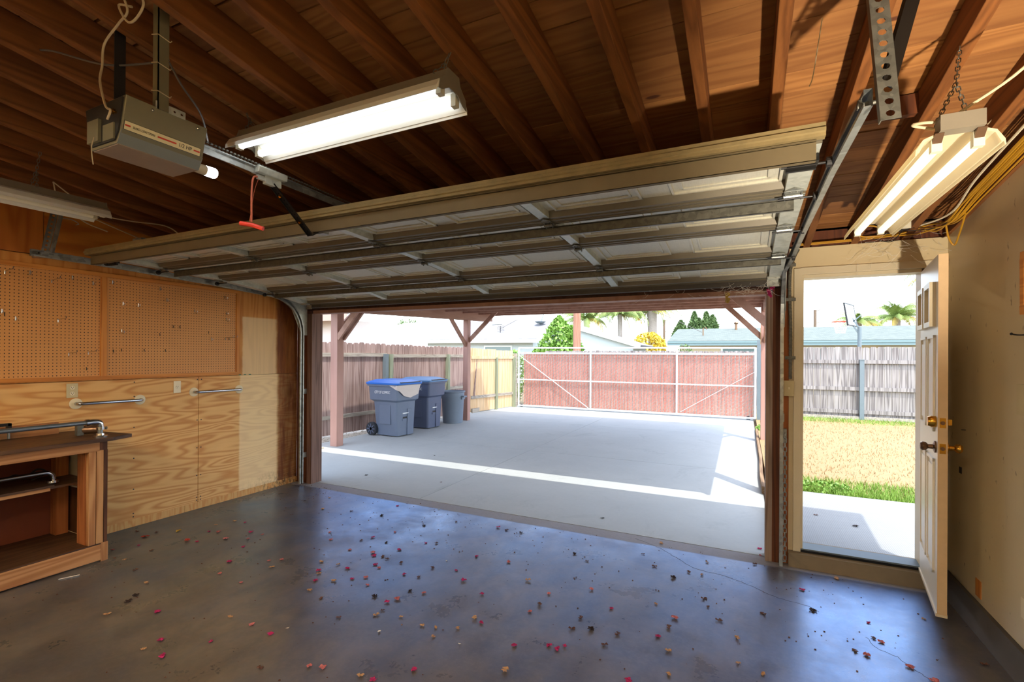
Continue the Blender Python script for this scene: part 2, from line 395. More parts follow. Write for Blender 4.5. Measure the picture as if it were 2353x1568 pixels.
def floor_mat():
    m, n, b = newmat('garage_slab'); v = coords(n)
    big = noisen(n, v, .9, 4, .6, .3); mid = noisen(n, coords(n, False, (1.6, .9, 1)), 3.2, 5, .65, .4); fine = noisen(n, v, 38, 4, .7)
    c = mixc(n, ramp(n, big, [(.35, 0.0), (.66, 1.0)]), srgb(92, 80, 66), srgb(124, 108, 86))
    c = mixc(n, ramp(n, mid, [(.40, 0.0), (.68, .75)]), c, srgb(72, 60, 48))
    c = mixc(n, mathn(n, 'MULTIPLY', ramp(n, fine, [(.45, 0.0), (.75, 1.0)]), .3), c, srgb(140, 130, 118))
    st = ramp(n, noisen(n, coords(n, False, (.8, 1.3, 1)), 1.1, 5, .75, .8), [(.50, 0.0), (.76, 1.0)])
    c = mixc(n, mathn(n, 'MULTIPLY', st, .55), c, srgb(46, 40, 38))
    pale = ramp(n, noisen(n, coords(n, False, (.7, 1.4, 1)), 2.6, 4, .7, .5), [(.60, 0.0), (.80, 1.0)])
    c = mixc(n, mathn(n, 'MULTIPLY', pale, .35), c, srgb(150, 142, 130))
    edge = step(n, mathn(n, 'ADD', sepc(n)[1], mathn(n, 'MULTIPLY', mid, .04)), 4.15, .02)
    c = mixc(n, edge, c, mixc(n, fine, srgb(146, 138, 128), srgb(118, 112, 106)))
    # strip of bare concrete next to the driveway joint, outside the sealed slab
    n.links.new(c, b.inputs['Base Color'])
    r = mathn(n, 'MULTIPLY_ADD', ramp(n, noisen(n, v, 2.2, 5, .7), [(.35, 0.0), (.7, 1.0)]), .22, .2)
    r = mathn(n, 'ADD', mathn(n, 'ADD', r, mathn(n, 'MULTIPLY', fine, .1)), mathn(n, 'MULTIPLY', edge, .4))
    n.links.new(r, b.inputs['Roughness']); b.inputs['Specular IOR Level'].default_value = .75
    hh = mathn(n, 'ADD', mathn(n, 'MULTIPLY', fine, .6), mid)
    bump(n, b, hh, .16, .004)
    # blue put into the gloss, standing in for reflected outdoor light
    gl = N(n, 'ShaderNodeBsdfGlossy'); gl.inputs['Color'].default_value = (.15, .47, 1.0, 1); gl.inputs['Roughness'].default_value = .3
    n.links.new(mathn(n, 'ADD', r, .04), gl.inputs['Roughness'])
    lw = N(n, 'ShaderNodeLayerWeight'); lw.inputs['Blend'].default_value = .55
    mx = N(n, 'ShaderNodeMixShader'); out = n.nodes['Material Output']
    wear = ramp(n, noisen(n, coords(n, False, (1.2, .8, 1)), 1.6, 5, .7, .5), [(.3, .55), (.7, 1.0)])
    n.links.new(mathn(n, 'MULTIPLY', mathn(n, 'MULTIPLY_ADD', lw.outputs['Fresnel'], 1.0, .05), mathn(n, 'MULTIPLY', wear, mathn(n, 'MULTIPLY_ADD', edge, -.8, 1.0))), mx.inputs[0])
    for nd in n.nodes:
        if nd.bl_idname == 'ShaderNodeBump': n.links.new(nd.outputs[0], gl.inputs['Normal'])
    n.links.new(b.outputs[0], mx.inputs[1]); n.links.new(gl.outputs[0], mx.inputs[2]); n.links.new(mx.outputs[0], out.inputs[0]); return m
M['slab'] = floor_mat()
def conc(name, a, b_, stain=.25, rough=.85, ribs=0):
    m, n, b = newmat(name); v = coords(n); f = noisen(n, v, 1.4, 5, .65); f2 = noisen(n, v, 22, 4, .7)
    c = mixc(n, f, a, b_); c = mixc(n, mathn(n, 'MULTIPLY', f2, .25), c, tuple(x*.7 for x in a))
    s = ramp(n, noisen(n, coords(n, False, (1, .7, 1)), 2.0, 5, .75, .6), [(.56, 0.0), (.72, 1.0)])
    c = mixc(n, mathn(n, 'MULTIPLY', s, stain), c, tuple(x*.5 for x in a))
    n.links.new(c, b.inputs['Base Color']); b.inputs['Roughness'].default_value = rough
    if ribs:
        sp = sepc(n); w = mathn(n, 'SINE', mathn(n, 'MULTIPLY', sp[0], ribs)); bump(n, b, mathn(n, 'ADD', mathn(n, 'MULTIPLY', w, .5), f2), .25, .003)
    else: bump(n, b, f2, .2, .003)
    return m
def trans_mat():
    m, n, b = newmat('translucent_reflector'); t = N(n, 'ShaderNodeBsdfTranslucent'); t.inputs[0].default_value = (*srgb(250, 240, 210), 1); b.inputs['Base Color'].default_value = (*srgb(246, 240, 214), 1); b.inputs['Roughness'].default_value = .35
    x = N(n, 'ShaderNodeMixShader'); x.inputs[0].default_value = .6; n.links.new(b.outputs[0], x.inputs[1]); n.links.new(t.outputs[0], x.inputs[2]); n.links.new(x.outputs[0], n.nodes['Material Output'].inputs[0]); return m
M['translucent'] = trans_mat()
M['drive'] = conc('driveway_concrete', srgb(162, 167, 166), srgb(182, 187, 184))
M['walk'] = conc('walkway_concrete', srgb(132, 134, 134), srgb(150, 152, 150), .15, .85, 430)
M['curb'] = conc('old_concrete_curb', srgb(104, 92, 74), srgb(150, 134, 108), .5)
M['stem'] = conc('stem_wall', srgb(66, 62, 58), srgb(104, 98, 90), .5)
M['joint'] = plain('joint_dark', srgb(60, 54, 48), .9)
M['soil'] = plain('soil', srgb(120, 106, 80), .95, 0, .3, 4)
M['asphalt'] = plain('street', srgb(150, 148, 144), .9, 0, .1, 4)
M['grass_dry'] = plain('grass_dry', srgb(160, 132, 88), .8, 0, .25, 3)
M['grass_green'] = plain('grass_green', srgb(112, 146, 50), .7, 0, .3, 6)
M['gravel'] = plain('gravel', srgb(176, 168, 154), .8, 0, .3, 30)
def pegboard_mat():
    m, n, b = newmat('pegboard'); s = sepc(n); P_ = .0254
    fy = mathn(n, 'SUBTRACT', mathn(n, 'FRACT', mathn(n, 'DIVIDE', s[1], P_)), .5); fz = mathn(n, 'SUBTRACT', mathn(n, 'FRACT', mathn(n, 'DIVIDE', s[2], P_)), .5)
    r = mathn(n, 'SQRT', mathn(n, 'ADD', mathn(n, 'MULTIPLY', fy, fy), mathn(n, 'MULTIPLY', fz, fz)))
    hole = mathn(n, 'SUBTRACT', 1.0, step(n, r, .15, .03))
    f = noisen(n, coords(n), 1.6, 3, .6); c = mixc(n, f, srgb(200, 132, 64), srgb(218, 156, 88))
    c = mixc(n, hole, c, srgb(48, 26, 12)); n.links.new(c, b.inputs['Base Color']); b.inputs['Roughness'].default_value = .55
    bump(n, b, mathn(n, 'SUBTRACT', 1.0, hole), .5, .003); return m
M['peg'] = pegboard_mat()
M['bin_grey'] = plain('bin_slate_plastic', srgb(104, 116, 136), .45, 0, .08, 5)
M['bin_dark'] = plain('bin_dark_plastic', srgb(84, 94, 118), .45, 0, .08, 5)
M['bin_lid'] = plain('bin_blue_lid', srgb(40, 112, 206), .4, 0, .06)
M['bin_lid2'] = plain('bin_faded_lid', srgb(96, 136, 178), .45, 0, .08)
M['can'] = plain('can_grey', srgb(120, 132, 146), .6, 0, .08)
M['rubber'] = plain('rubber', srgb(40, 44, 50), .8)
M['white_print'] = plain('white_print', srgb(240, 242, 244), .5, 0, .02)
M['steel_white'] = plain('gate_paint', srgb(226, 226, 224), .4, .2, .06)
M['steel_grey'] = plain('post_blue_grey', srgb(106, 118, 122), .5, .2, .1)
M['stucco'] = plain('stucco_cream', srgb(214, 202, 194), .95, 0, .1, 60, bmp=.5)
M['h_wall'] = plain('house_pale_wall', srgb(196, 204, 202), .9, 0, .05)
M['h_wall2'] = plain('house_tan_wall', srgb(206, 192, 160), .9, 0, .05)
M['fascia_white'] = plain('fascia_white', srgb(236, 236, 230), .6, 0, .03)
M['fascia_green'] = plain('fascia_green', srgb(112, 134, 134), .6, 0, .05)
M['fascia_brown'] = plain('fascia_brown', srgb(176, 142, 126), .6, 0, .06)
M['glass_dark'] = plain('window_glass', srgb(120, 140, 140), .1, 0, .05)
def shingle(name, a, b_):
    m, n, b = newmat(name); br = N(n, 'ShaderNodeTexBrick'); v = coords(n, False, (1, 1, 1)); n.links.new(v, br.inputs['Vector'])
    br.inputs['Scale'].default_value = 3.0; br.inputs['Color1'].default_value = (*a, 1); br.inputs['Color2'].default_value = (*b_, 1); br.inputs['Mortar'].default_value = (*[x*.75 for x in a], 1)
    br.inputs['Mortar Size'].default_value = .012; n.links.new(br.outputs['Color'], b.inputs['Base Color']); b.inputs['Roughness'].default_value = .9; return m
M['roof_grey'] = shingle('roof_grey', srgb(118, 117, 117), srgb(140, 138, 138))
M['roof_green'] = shingle('roof_green', srgb(92, 100, 94), srgb(108, 116, 106))
M['leaf'] = plain('leaf_green', srgb(112, 150, 58), .55, 0, .35, 3)
M['leaf_yellow'] = plain('leaf_yellow', srgb(206, 178, 52), .6, 0, .3, 3)
M['leaf_dark'] = plain('cypress_green', srgb(84, 108, 58), .7, 0, .3, 3)
M['palm_leaf'] = plain('palm_frond', srgb(134, 154, 82), .6, 0, .35, 2)
M['palm_old'] = plain('palm_frond_yellow', srgb(186, 162, 80), .6, 0, .3, 2)
M['palm_trunk'] = plain('palm_trunk', srgb(160, 150, 140), .9, 0, .3, 9, bmp=.6)
M['bark'] = plain('bark', srgb(110, 92, 74), .9, 0, .3)
M['net'] = plain('net_white', srgb(220, 220, 220), .8)
M['hoop_orange'] = plain('rim_orange', srgb(220, 84, 50), .5)
def glassy(name, col, alpha):
    m, n, b = newmat(name); b.inputs['Base Color'].default_value = (*col, 1); b.inputs['Roughness'].default_value = .1; b.inputs['Alpha'].default_value = alpha; return m
M['backboard'] = glassy('backboard_clear', (.8, .86, .9), .55)
for k, c in dict(m=(176, 28, 96), p=(196, 112, 112), b=(96, 62, 48), t=(188, 146, 104), d=(44, 28, 24), r=(176, 56, 44), y=(186, 152, 52), w=(226, 222, 210)).items():
    M['pet_'+k] = plain('petal_'+k, srgb(*c), .75, 0, .25, 60)
# ================================================================= GARAGE SHELL
def S(mb, name, mat, label, cat, parent=None, **k):
    o = mb.build(name, mat, parent, **k)
    if parent is None: tag(o, label, cat, kind='structure')
    else: o['kind'] = 'structure'
    return o
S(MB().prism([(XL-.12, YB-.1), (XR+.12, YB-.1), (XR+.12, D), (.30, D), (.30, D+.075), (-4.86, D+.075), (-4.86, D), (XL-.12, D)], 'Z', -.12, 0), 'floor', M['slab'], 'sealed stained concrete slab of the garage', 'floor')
fl_ = [o for o in bpy.data.objects if o.name == 'floor'][0]
for cp_ in ([(-.84, 4.23), (-.64, 4.12), (-.45, 3.95), (-.32, 3.83), (-.14, 3.80), (.03, 3.72), (.21, 3.61), (.38, 3.57), (.42, 3.52)], [(.62, 3.33), (.66, 3.23), (.73, 3.18), (.79, 3.08), (.83, 3.01), (.86, 2.85)]):
    MB().tube([(x+random.uniform(-.006, .006), y+random.uniform(-.006, .006), -.0006) for x, y, z in bez([(a, b, 0) for a, b in cp_], 7)], .0016, 5).build('crack', M['ink'], fl_)
# left wall: studs' backing and the plywood sheets
wl = S(MB().prism([(YB, 0), (D, 0), (D, zdeck(D)), (YB, zdeck(YB))], 'X', XL-.14, XL-.014), 'wall_left', M['bench_dark'], 'left garage wall lined with plywood sheets', 'wall')
def sheet(name, pts, mat, t=.012, off=0, label=None):
    return MB().prism(pts, 'X', XL-.012+off, XL+off).build(name, M[mat], wl, label, bevel=.0015)
def rect(y0, y1, z0, z1): return [(y0, z0), (y1, z0), (y1, z1), (y0, z1)]
sheet('plywood_panel', rect(.60, 3.032, .066, 1.335), 'ply_h', label='wide pale lower plywood sheet')
sheet('plywood_panel', rect(YB, .597, .066, 1.335), 'ply_h')
sheet('plywood_panel', rect(3.036, D, .066, 1.335), 'ply_h', label='redder lower plywood sheet with bleached band')
sheet('plywood_panel', rect(YB, 3.44, 1.338, 2.335), 'ply_v')
sheet('plywood_panel', rect(3.443, D, 1.338, 2.335), 'ply_v', label='upright-grain plywood sheet with bleached square')
sheet('plywood_panel', [(YB, 2.34), (1.822, 2.34), (1.822, zdeck(1.822)-.02), (YB, zdeck(YB)-.02)], 'ply_topv')
sheet('plywood_panel', [(1.826, 2.34), (D, 2.34), (D, zdeck(D)-.02), (1.826, zdeck(1.826)-.02)], 'ply_top')
sheet('base_strip', rect(YB, 2.905, 0, .068), 'base', off=.002); sheet('base_strip', rect(2.908, D, 0, .068), 'base', off=.002)
# little nails and three green marks on the plywood
nm = MB()
for y in (2.46, 3.02, 3.06):
    for z in (.09, .12, .34, .62, .9, 1.18, 1.31): nm.cyl((XL, y, z), (XL+.002, y, z), .006, 6)
nm.build('nail', M['ink'], wl)['kind'] = 'stuff'
gm = MB()
for y in (3.46, 3.52, 3.58): gm.box(XL, XL+.0012, y, y+.028, 1.336, 1.347)
gm.build('tape_mark', plain('green_tape', srgb(60, 110, 80)), wl)
# door wall
T = .13
wf = S(MB().box(.305, .345, D, D+T, 0, 2.40).box(.345, XR, D, D+T, 2.205, 2.40).box(1.145, XR, D, D+T, .11, 2.205), 'wall_front', M['wall'], 'cream painted wall around the entry door', 'wall')
MB().box(XL, .305, D, D+T, 2.10, 2.42).build('header_board', M['brown_wood'], wf, 'dark brown header over the big door')
MB().box(-4.72, .15, D+.002, D+T, 2.062, 2.10).build('header_trim', M['carport'], wf)
MB().box(XL, .45, D+.02, D+.11, 2.42, 2.56).box(.45, XR, D+.02, D+.11, 2.40, 2.56).build('top_plate', M['jamb_dark'], wf)
MB().box(-4.98, -4.80, D, D+T, 0, 2.10).build('corner_board', M['jamb_dark'], wf)
MB().box(-4.80, -4.72, D-.01, D+T+.02, 0, 2.062).build('side_jamb', M['jamb_brown'], wf, 'weathered maroon left jamb')
MB().box(.15, .195, D-.01, D+T+.02, 0, 2.062).build('side_jamb', M['jamb_grey'], wf, 'weathered grey right jamb')
MB().box(.195, .25, D-.005, D+T, 0, 2.10).build('side_jamb', M['jamb_dark'], wf)
MB().box(.25, .305, D+.01, D+T, 0, 2.10).build('stud', M['stud_orange'], wf, 'bare orange stud beside the light switch')
MB().box(.245, .285, D-.012, D+.01, 1.93, 2.33).build('speckled_plate', M['stem'], wf)
# threshold curb and stem walls
st = S(MB().prism([(D-.045, 0), (D-.03, .098), (D+.002, .112), (D+T+.1, .112), (D+T+.1, 0)], 'X', .305, XR), 'trim_1', M['curb'], 'rough old concrete curb under the entry door', 'curb')
S(MB().prism([(XR-.045, 0), (XR-.02, .145), (XR+.1, .15), (XR+.1, 0)], 'Y', YB, D+.05), 'baseboard_right', M['stem'], 'dark concrete stem wall along the right wall', 'stem wall')
wr = S(MB().prism([(YB, .15), (D, .15), (D, zraf(D)), (YB, zraf(YB))], 'X', XR, XR+.12), 'wall_right', M['wall'], 'cream painted right garage wall', 'wall')
# patches and stains of the right wall
MB().box(XR-.004, XR, 3.70, 3.77, .18, .28).build('wall_patch', M['frame_wood_v'], wr)
MB().box(XR-.003, XR, 3.985, 4.02, .845, .885).build('wall_patch', M['ink'], wr)
MB().box(XR-.003, XR, 3.05, 3.25, .30, .40).build('wall_patch', M['ivory_pale'], wr)
S(MB().box(XL-.12, XR+.12, YB-.12, YB, 0, zdeck(YB)), 'wall_back', M['wall'], 'cream back wall behind the viewer', 'wall')
# roof deck and rafters
dk = MB(); y = YB-.2; random.seed(3); i = 0
while y < D+.52:
    w = .1455; g = random.choice((.004, .005, .007, .012)); j = random.uniform(-.0012, .0012)
    a, b = y, min(y+w-g, D+.53)
    dk.hexa([(XL-.3, a, zdeck(a)+j), (XR+.45, a, zdeck(a)+j), (XR+.45, b, zdeck(b)+j), (XL-.3, b, zdeck(b)+j), (XL-.3, a, zdeck(a)+.02+j), (XR+.45, a, zdeck(a)+.02+j), (XR+.45, b, zdeck(b)+.02+j), (XL-.3, b, zdeck(b)+.02+j)])
    y += w; i += 1
def deck_mat():
    m, n, b = newmat('roof_boards'); s = sepc(n)
    idx = mathn(n, 'FLOOR', mathn(n, 'DIVIDE', mathn(n, 'SUBTRACT', s[1], YB-.2), .1455))
    wn = N(n, 'ShaderNodeTexWhiteNoise', noise_dimensions='1D'); n.links.new(idx, wn.inputs['W'])
    cb = N(n, 'ShaderNodeCombineXYZ'); n.links.new(mathn(n, 'MULTIPLY_ADD', idx, 7.31, mathn(n, 'MULTIPLY', s[0], .7)), cb.inputs[0]); n.links.new(mathn(n, 'MULTIPLY', s[1], 7), cb.inputs[1])
    h = noisen(n, cb.outputs[0], 1.0, 2, .5, .2); sn = mathn(n, 'MULTIPLY_ADD', mathn(n, 'SINE', mathn(n, 'MULTIPLY', h, 52)), .5, .5)
    f2 = noisen(n, coords(n, False, (4, 70, 4)), 1, 3, .6)
    c = mixc(n, mathn(n, 'MULTIPLY_ADD', sn, .5, mathn(n, 'MULTIPLY', f2, .5)), srgb(184, 128, 70), srgb(136, 84, 40))
    c = mixc(n, mathn(n, 'MULTIPLY', wn.outputs[0], .7), c, srgb(104, 62, 30))
    kn = N(n, 'ShaderNodeTexVoronoi'); n.links.new(coords(n, False, (1.1, 3.2, 1)), kn.inputs['Vector']); kn.inputs['Scale'].default_value = 1.3
    c = mixc(n, mathn(n, 'SUBTRACT', 1.0, step(n, kn.outputs['Distance'], .055, .015)), c, srgb(84, 46, 26))
    n.links.new(c, b.inputs['Base Color']); b.inputs['Roughness'].default_value = .7; return m
ceil = S(dk, 'ceiling', deck_mat(), 'underside of the board roof deck', 'ceiling')
S(MB().hexa([(XL-.4, YB-.3, zdeck(YB-.3)+.025), (XR+.5, YB-.3, zdeck(YB-.3)+.025), (XR+.5, D+.55, zdeck(D+.55)+.025), (XL-.4, D+.55, zdeck(D+.55)+.025),
     (XL-.4, YB-.3, zdeck(YB-.3)+.05), (XR+.5, YB-.3, zdeck(YB-.3)+.05), (XR+.5, D+.55, zdeck(D+.55)+.05), (XL-.4, D+.55, zdeck(D+.55)+.05)]), 'roofing_felt', M['ink'], '', '', parent=ceil)
S(MB().box(XL-.3, XR+.45, D+.50, D+.53, zraf(D+.5)-.02, zdeck(D+.5)), 'fascia', M['carport'], '', '', parent=ceil)
S(MB().box(XL-.14, XR+.14, D+.02, D+.11, 2.52, zdeck(D)-.005), 'blocking', M['jamb_dark'], '', '', parent=ceil)
k = 0
for k in range(-17, 4):
    x = .098+.2955*k
    if x < XL+.02: continue
    a, b = YB, D+.5
    m = MB().hexa([(x, a, zraf(a)), (x+.045, a, zraf(a)), (x+.045, b, zraf(b)), (x, b, zraf(b)), (x, a, zdeck(a)-.001), (x+.045, a, zdeck(a)-.001), (x+.045, b, zdeck(b)-.001), (x, b, zdeck(b)-.001)])
    o = m.build('rafter', M['rafter'], ceil, bevel=.003)
a, b = YB, D
MB().hexa([(XR-.02, a, zraf(a)), (XR+.10, a, zraf(a)), (XR+.10, b, zraf(b)), (XR-.02, b, zraf(b)), (XR-.02, a, zdeck(a)-.001), (XR+.10, a, zdeck(a)-.001), (XR+.10, b, zdeck(b)-.001), (XR-.02, b, zdeck(b)-.001)]).build('rafter', M['rafter'], ceil)
MB().box(.44, .69, 2.70, 2.74, zdeck(2.7)-.1, zdeck(2.7)-.012).build('blocking', M['jamb_dark'], ceil)

# entry door frame + leaf
fr = S(MB().box(.335, .385, D-.018, D+.004, .112, 2.245).box(.385, XR-.005, D-.018, D+.004, 2.195, 2.245), 'trim_2', M['trim_paint'], 'cream casing around the entry door', 'door casing', bevel=.003)
MB().box(.375, .40, D, D+T, .112, 2.195).box(.40, 1.145, D, D+T, 2.17, 2.195).box(1.10, 1.145, D, D+T, .112, 2.195).build('door_frame', M['trim_paint'], fr, bevel=.002)
MB().box(.385, .3875, D+.03, D+.06, .90, .96).build('strike_plate', M['brass'], fr)
MB().prism([(D-.005, .112), (D, .135), (D+.10, .15), (D+.16, .13), (D+.16, .112)], 'X', .385, 1.12).build('threshold', M['steel_grey'], fr)
MB().box(.385, 1.12, D-.012, D-.004, .112, .128).build('weather_seal', M['black'], fr)
HX, HY = 1.092, D-.012; ang = radians(270-8.5)   # leaf direction from hinge
dr = empty('door_1', 'cream panelled entry door standing open against the right wall', 'door', (HX, HY, .13)); dr['kind'] = 'structure'
LW, LH, LT = .72, 2.035, .043
dM = Matrix.Translation((HX, HY, .13)) @ Matrix.Rotation(ang, 4, 'Z')    # local x along the leaf, local -y = face towards the opening
def dpart(mb, name, mat, **k): return mb.xf(dM).build(name, M[mat], dr, **k)
dpart(MB().box(0, LW, 0, LT, 0, LH), 'leaf', 'door_paint')
dpart(MB().box(LW-.002, LW+.001, .0, LT, 0, LH), 'latch_edge', 'door_edge_wood')
dpart(MB().box(0, LW, -.006, LT+.002, -.014, .004), 'door_sweep', 'trim_paint')
def mould(x0, x1, z0, z1, side):
    m = MB(); y0 = -.011 if side < 0 else LT; y1 = 0 if side < 0 else LT+.011; w = .016
    m.box(x0, x1, y0, y1, z0, z0+w).box(x0, x1, y0, y1, z1-w, z1).box(x0, x0+w, y0, y1, z0, z1).box(x1-w, x1, y0, y1, z0, z1)
    m.box(x0+.045, x1-.045, y0*.6 if side < 0 else LT, 0 if side < 0 else LT+.007, z0+.045, z1-.045); return m
for s_ in (-1, 1):
    for x0, x1 in ((.09, .33), (.39, .63)):
        for z0, z1 in ((.20, .86), (1.02, 1.58)):
            dpart(mould(x0, x1, z0, z1, s_), 'door_panel', 'door_paint')
def lite(x0, x1, z0, z1):
    m = MB(); w = .03; y0, y1 = -.028, .0
    m.box(x0, x1, y0, y1, z0, z0+w).box(x0, x1, y0, y1, z1-w, z1).box(x0, x0+w, y0, y1, z0+w, z1-w).box(x1-w, x1, y0, y1, z0+w, z1-w); return m
for x0, x1 in ((.09, .33), (.39, .63)):
    dpart(lite(x0, x1, 1.63, 1.89), 'light_frame', 'trim_paint'); dpart(MB().box(x0+.03, x1-.03, -.004, -.001, 1.66, 1.86), 'light_pane', 'ivory_pale')
def knob(z, kind):
    if kind == 'knob':
        prof = [(.001, 0), (.034, 0), (.034, .008), (.014, .014), (.013, .035), (.024, .045), (.026, .06), (.018, .07), (.001, .072)]
        m = MB().lathe([(r, -h) for r, h in prof], (LW-.06, 0, z), 20, 'Y'); m2 = MB().lathe([(r, h) for r, h in prof], (LW-.06, LT, z), 20, 'Y')
        dpart(m, 'door_knob', 'bronze', smooth=True, label='dull bronze knob'); dpart(m2, 'door_knob', 'brass', smooth=True, label='brass knob on the far face')
    else:
        m = MB().lathe([(.001, 0), (.032, 0), (.034, -.02), (.026, -.038), (.001, -.04)], (LW-.06, 0, z), 20, 'Y')
        dpart(m, 'deadbolt', 'brass', smooth=True, label='brass deadbolt')
        dpart(MB().lathe([(.001, 0), (.026, 0), (.024, .008), (.001, .01)], (LW-.06, LT, z), 16, 'Y').box(LW-.064, LW-.056, LT+.008, LT+.026, z-.016, z+.016), 'thumb_turn', 'brass')
    dpart(MB().box(LW, LW+.0022, .008, LT-.008, z-.028, z+.028), 'latch_plate', 'brass'); dpart(MB().cyl((LW+.002, LT/2, z), (LW+.004, LT/2, z), .011, 12), 'latch_bolt', 'bronze')
knob(.935, 'knob'); knob(1.08, 'bolt')
for z in (.2, 1.02, 1.84): dpart(MB().cyl((-.004, LT/2, z-.05), (-.004, LT/2, z+.05), .007, 8), 'hinge', 'brass')

# ================================================================= SECTIONAL GARAGE DOOR
SE = [(1.985, 2.335), (2.505, 2.316), (3.035, 2.288), (3.56, 2.238), (4.085, 2.145)]
DX0, DX1 = -4.665, .243
gd = empty('garage_door', 'white sectional overhead garage door rolled open under the rafters', 'garage door', (-2.21, 3.0, 2.29))
def zsurf(y):
    for (a, za), (b, zb_) in zip(SE, SE[1:]):
        if y <= b: return za+(zb_-za)*(y-a)/(b-a)
    return SE[-1][1]
STX = [-3.435, -2.21, -.985]
for i in range(4):
    (ya, za), (yb, zb_) = SE[i], SE[i+1]; L = sqrt((yb-ya)**2+(zb_-za)**2); dv = Vector((0, yb-ya, zb_-za))/L; nv = Vector((0, dv.z, -dv.y))   # nv points down
    Ms = Matrix(((1, 0, 0, 0), (0, dv.y, nv.y, ya), (0, dv.z, nv.z, za), (0, 0, 0, 1)))   # local: x, along, down
    sec = MB().box(DX0, DX1, .004, L-.004, -.044, -.040).xf(Ms).build('door_section', M['panel'], gd)
    m = MB()
    for bx0, bx1 in zip([DX0+.03]+STX, STX+[DX1-.03]):
        wb = (bx1-bx0)/2
        for q in range(2):
            x0 = bx0+q*wb+.07; x1 = x0+wb-.14
            for ins, h in ((0, -.030), (.045, -.034)):
                a0, a1, b0, b1 = x0+ins, x1-ins, .085+ins, L-.085-ins; w = .012
                m.box(a0, a1, b0, b0+w, -.040, h).box(a0, a1, b1-w, b1, -.040, h).box(a0, a0+w, b0, b1, -.040, h).box(a1-w, a1, b0, b1, -.040, h)
    m.xf(Ms).build('raised_panel', M['panel'], sec)
    r = MB().box(DX0, DX1, .0, .05, -.044, -.004).box(DX0, DX1, .012, .022, -.044, .001).box(DX0, DX1, .034, .04, -.044, .0)
    r.xf(Ms).build('section_rail', M['panel_rail'], sec)
    r = MB().prism([(L-.075, -.040), (L-.06, -.006), (L-.004, -.004), (L-.004, -.044)], 'X', DX0, DX1).box(DX0, DX1, L-.03, L-.022, -.04, .001)
    r.xf(Ms).build('section_rail', M['panel_rail'], sec)
    for x in STX: MB().box(x-.028, x+.028, .05, L-.065, -.042, -.002).xf(Ms).build('stile', M['galv_stile'], sec)
    for x0, x1 in ((DX0, DX0+.085), (DX1-.085, DX1)): MB().box(x0, x1, .02, L-.02, -.044, .002).xf(Ms).build('stile', M['galv_stile'], sec)
# top edge cap, dusty
m = MB().prism([(1.955, 2.340), (1.955, 2.352), (1.948, 2.356), (1.948, 2.368), (1.956, 2.372), (1.956, 2.388), (1.985, 2.392), (1.99, 2.34)], 'X', DX0-.005, DX1+.005)
m.build('top_edge', M['door_edge'], gd, 'dusty yellowed top edge')
def strut(y, z, hgt, mat, x0=DX0+.02, x1=DX1-.02):
    m = MB().box(x0, x1, y, y+.002, z-hgt, z).box(x0, x1, y, y+.02, z-hgt, z-hgt+.002).box(x0, x1, y+.035, y+.037, z-hgt+.004, z).box(x0, x1, y-.014, y, z-.002, z).box(x0, x1, y+.037, y+.05, z-.002, z)
    return m.box(x0, x1, y, y+.037, z-.004, z-.002).build('strut', M[mat], gd)
strut(1.985, 2.337, .068, 'strut_dust')['label'] = 'dust covered strut at the top edge'
strut(2.585, zsurf(2.6), .050, 'galv_dark', DX0+.05, DX1-.04); strut(3.615, zsurf(3.63), .044, 'galv_dark', DX0+.05, DX1-.03)
def hinge(x, y, w=.05, end=False):
    z = zsurf(y); m = MB().box(x-w/2, x+w/2, y-.05, y+.05, z-.006, z-.001).tube([(x-w/2, y, z-.014), (x+w/2, y, z-.014)], .009, 8)
    m.bar((x-w/2+.006, y-.02, z-.003), (x-w/2+.006, y+.02, z-.024), .004, .012).bar((x+w/2-.006, y-.02, z-.003), (x+w/2-.006, y+.02, z-.024), .004, .012)
    m.prism([(x-w/2, y-.05), (x+w/2, y-.05), (x, y-.085)], 'Z', z-.005, z-.001)
    for dx in (-.012, .012): m.cyl((x+dx, y-.04, z-.001), (x+dx, y-.04, z-.012), .005, 6)
    h = m.build('hinge', M['galv_dark'] if not end else M['galv'], gd); return h
for y, z in SE[1:4]:
    for x in STX: hinge(x, y)
    for x, s_ in ((DX0+.05, -1), (DX1-.05, 1)):
        h = hinge(x, y, .075, True)
        MB().cyl((x-s_*.06, y, z-.024), (x+s_*.085, y, z-.024), .0055, 8).build('roller_stem', M['black'], h)
        MB().cyl((x+s_*.078, y, z-.024), (x+s_*.094, y, z-.024), .019, 14).build('roller', M['dark_plastic'], h)
for x, s_ in ((DX0+.05, -1), (DX1-.05, 1)):
    h = MB().box(x-.05, x+.05, 2.075, 2.145, 2.300, 2.326).box(x-.055, x+.045, 2.12, 2.135, 2.285, 2.31).build('top_bracket', M['black'], gd)
    MB().cyl((x-s_*.07, 2.12, 2.303), (x+s_*.085, 2.12, 2.303), .0055, 8).cyl((x+s_*.078, 2.12, 2.303), (x+s_*.094, 2.12, 2.303), .019, 14).build('roller', M['dark_plastic'], h)
    h = MB().box(x-.045, x+.045, 4.0, 4.08, 2.148, 2.166).box(x-.045, x+.045, 4.075, 4.08, 2.10, 2.15).build('bottom_bracket', M['galv'], gd)
m = MB().prism([(4.08, 2.115), (4.10, 2.11), (4.112, 2.13), (4.10, 2.165), (4.08, 2.17)], 'X', DX0, DX1); m.build('bottom_seal', M['stem'], gd)
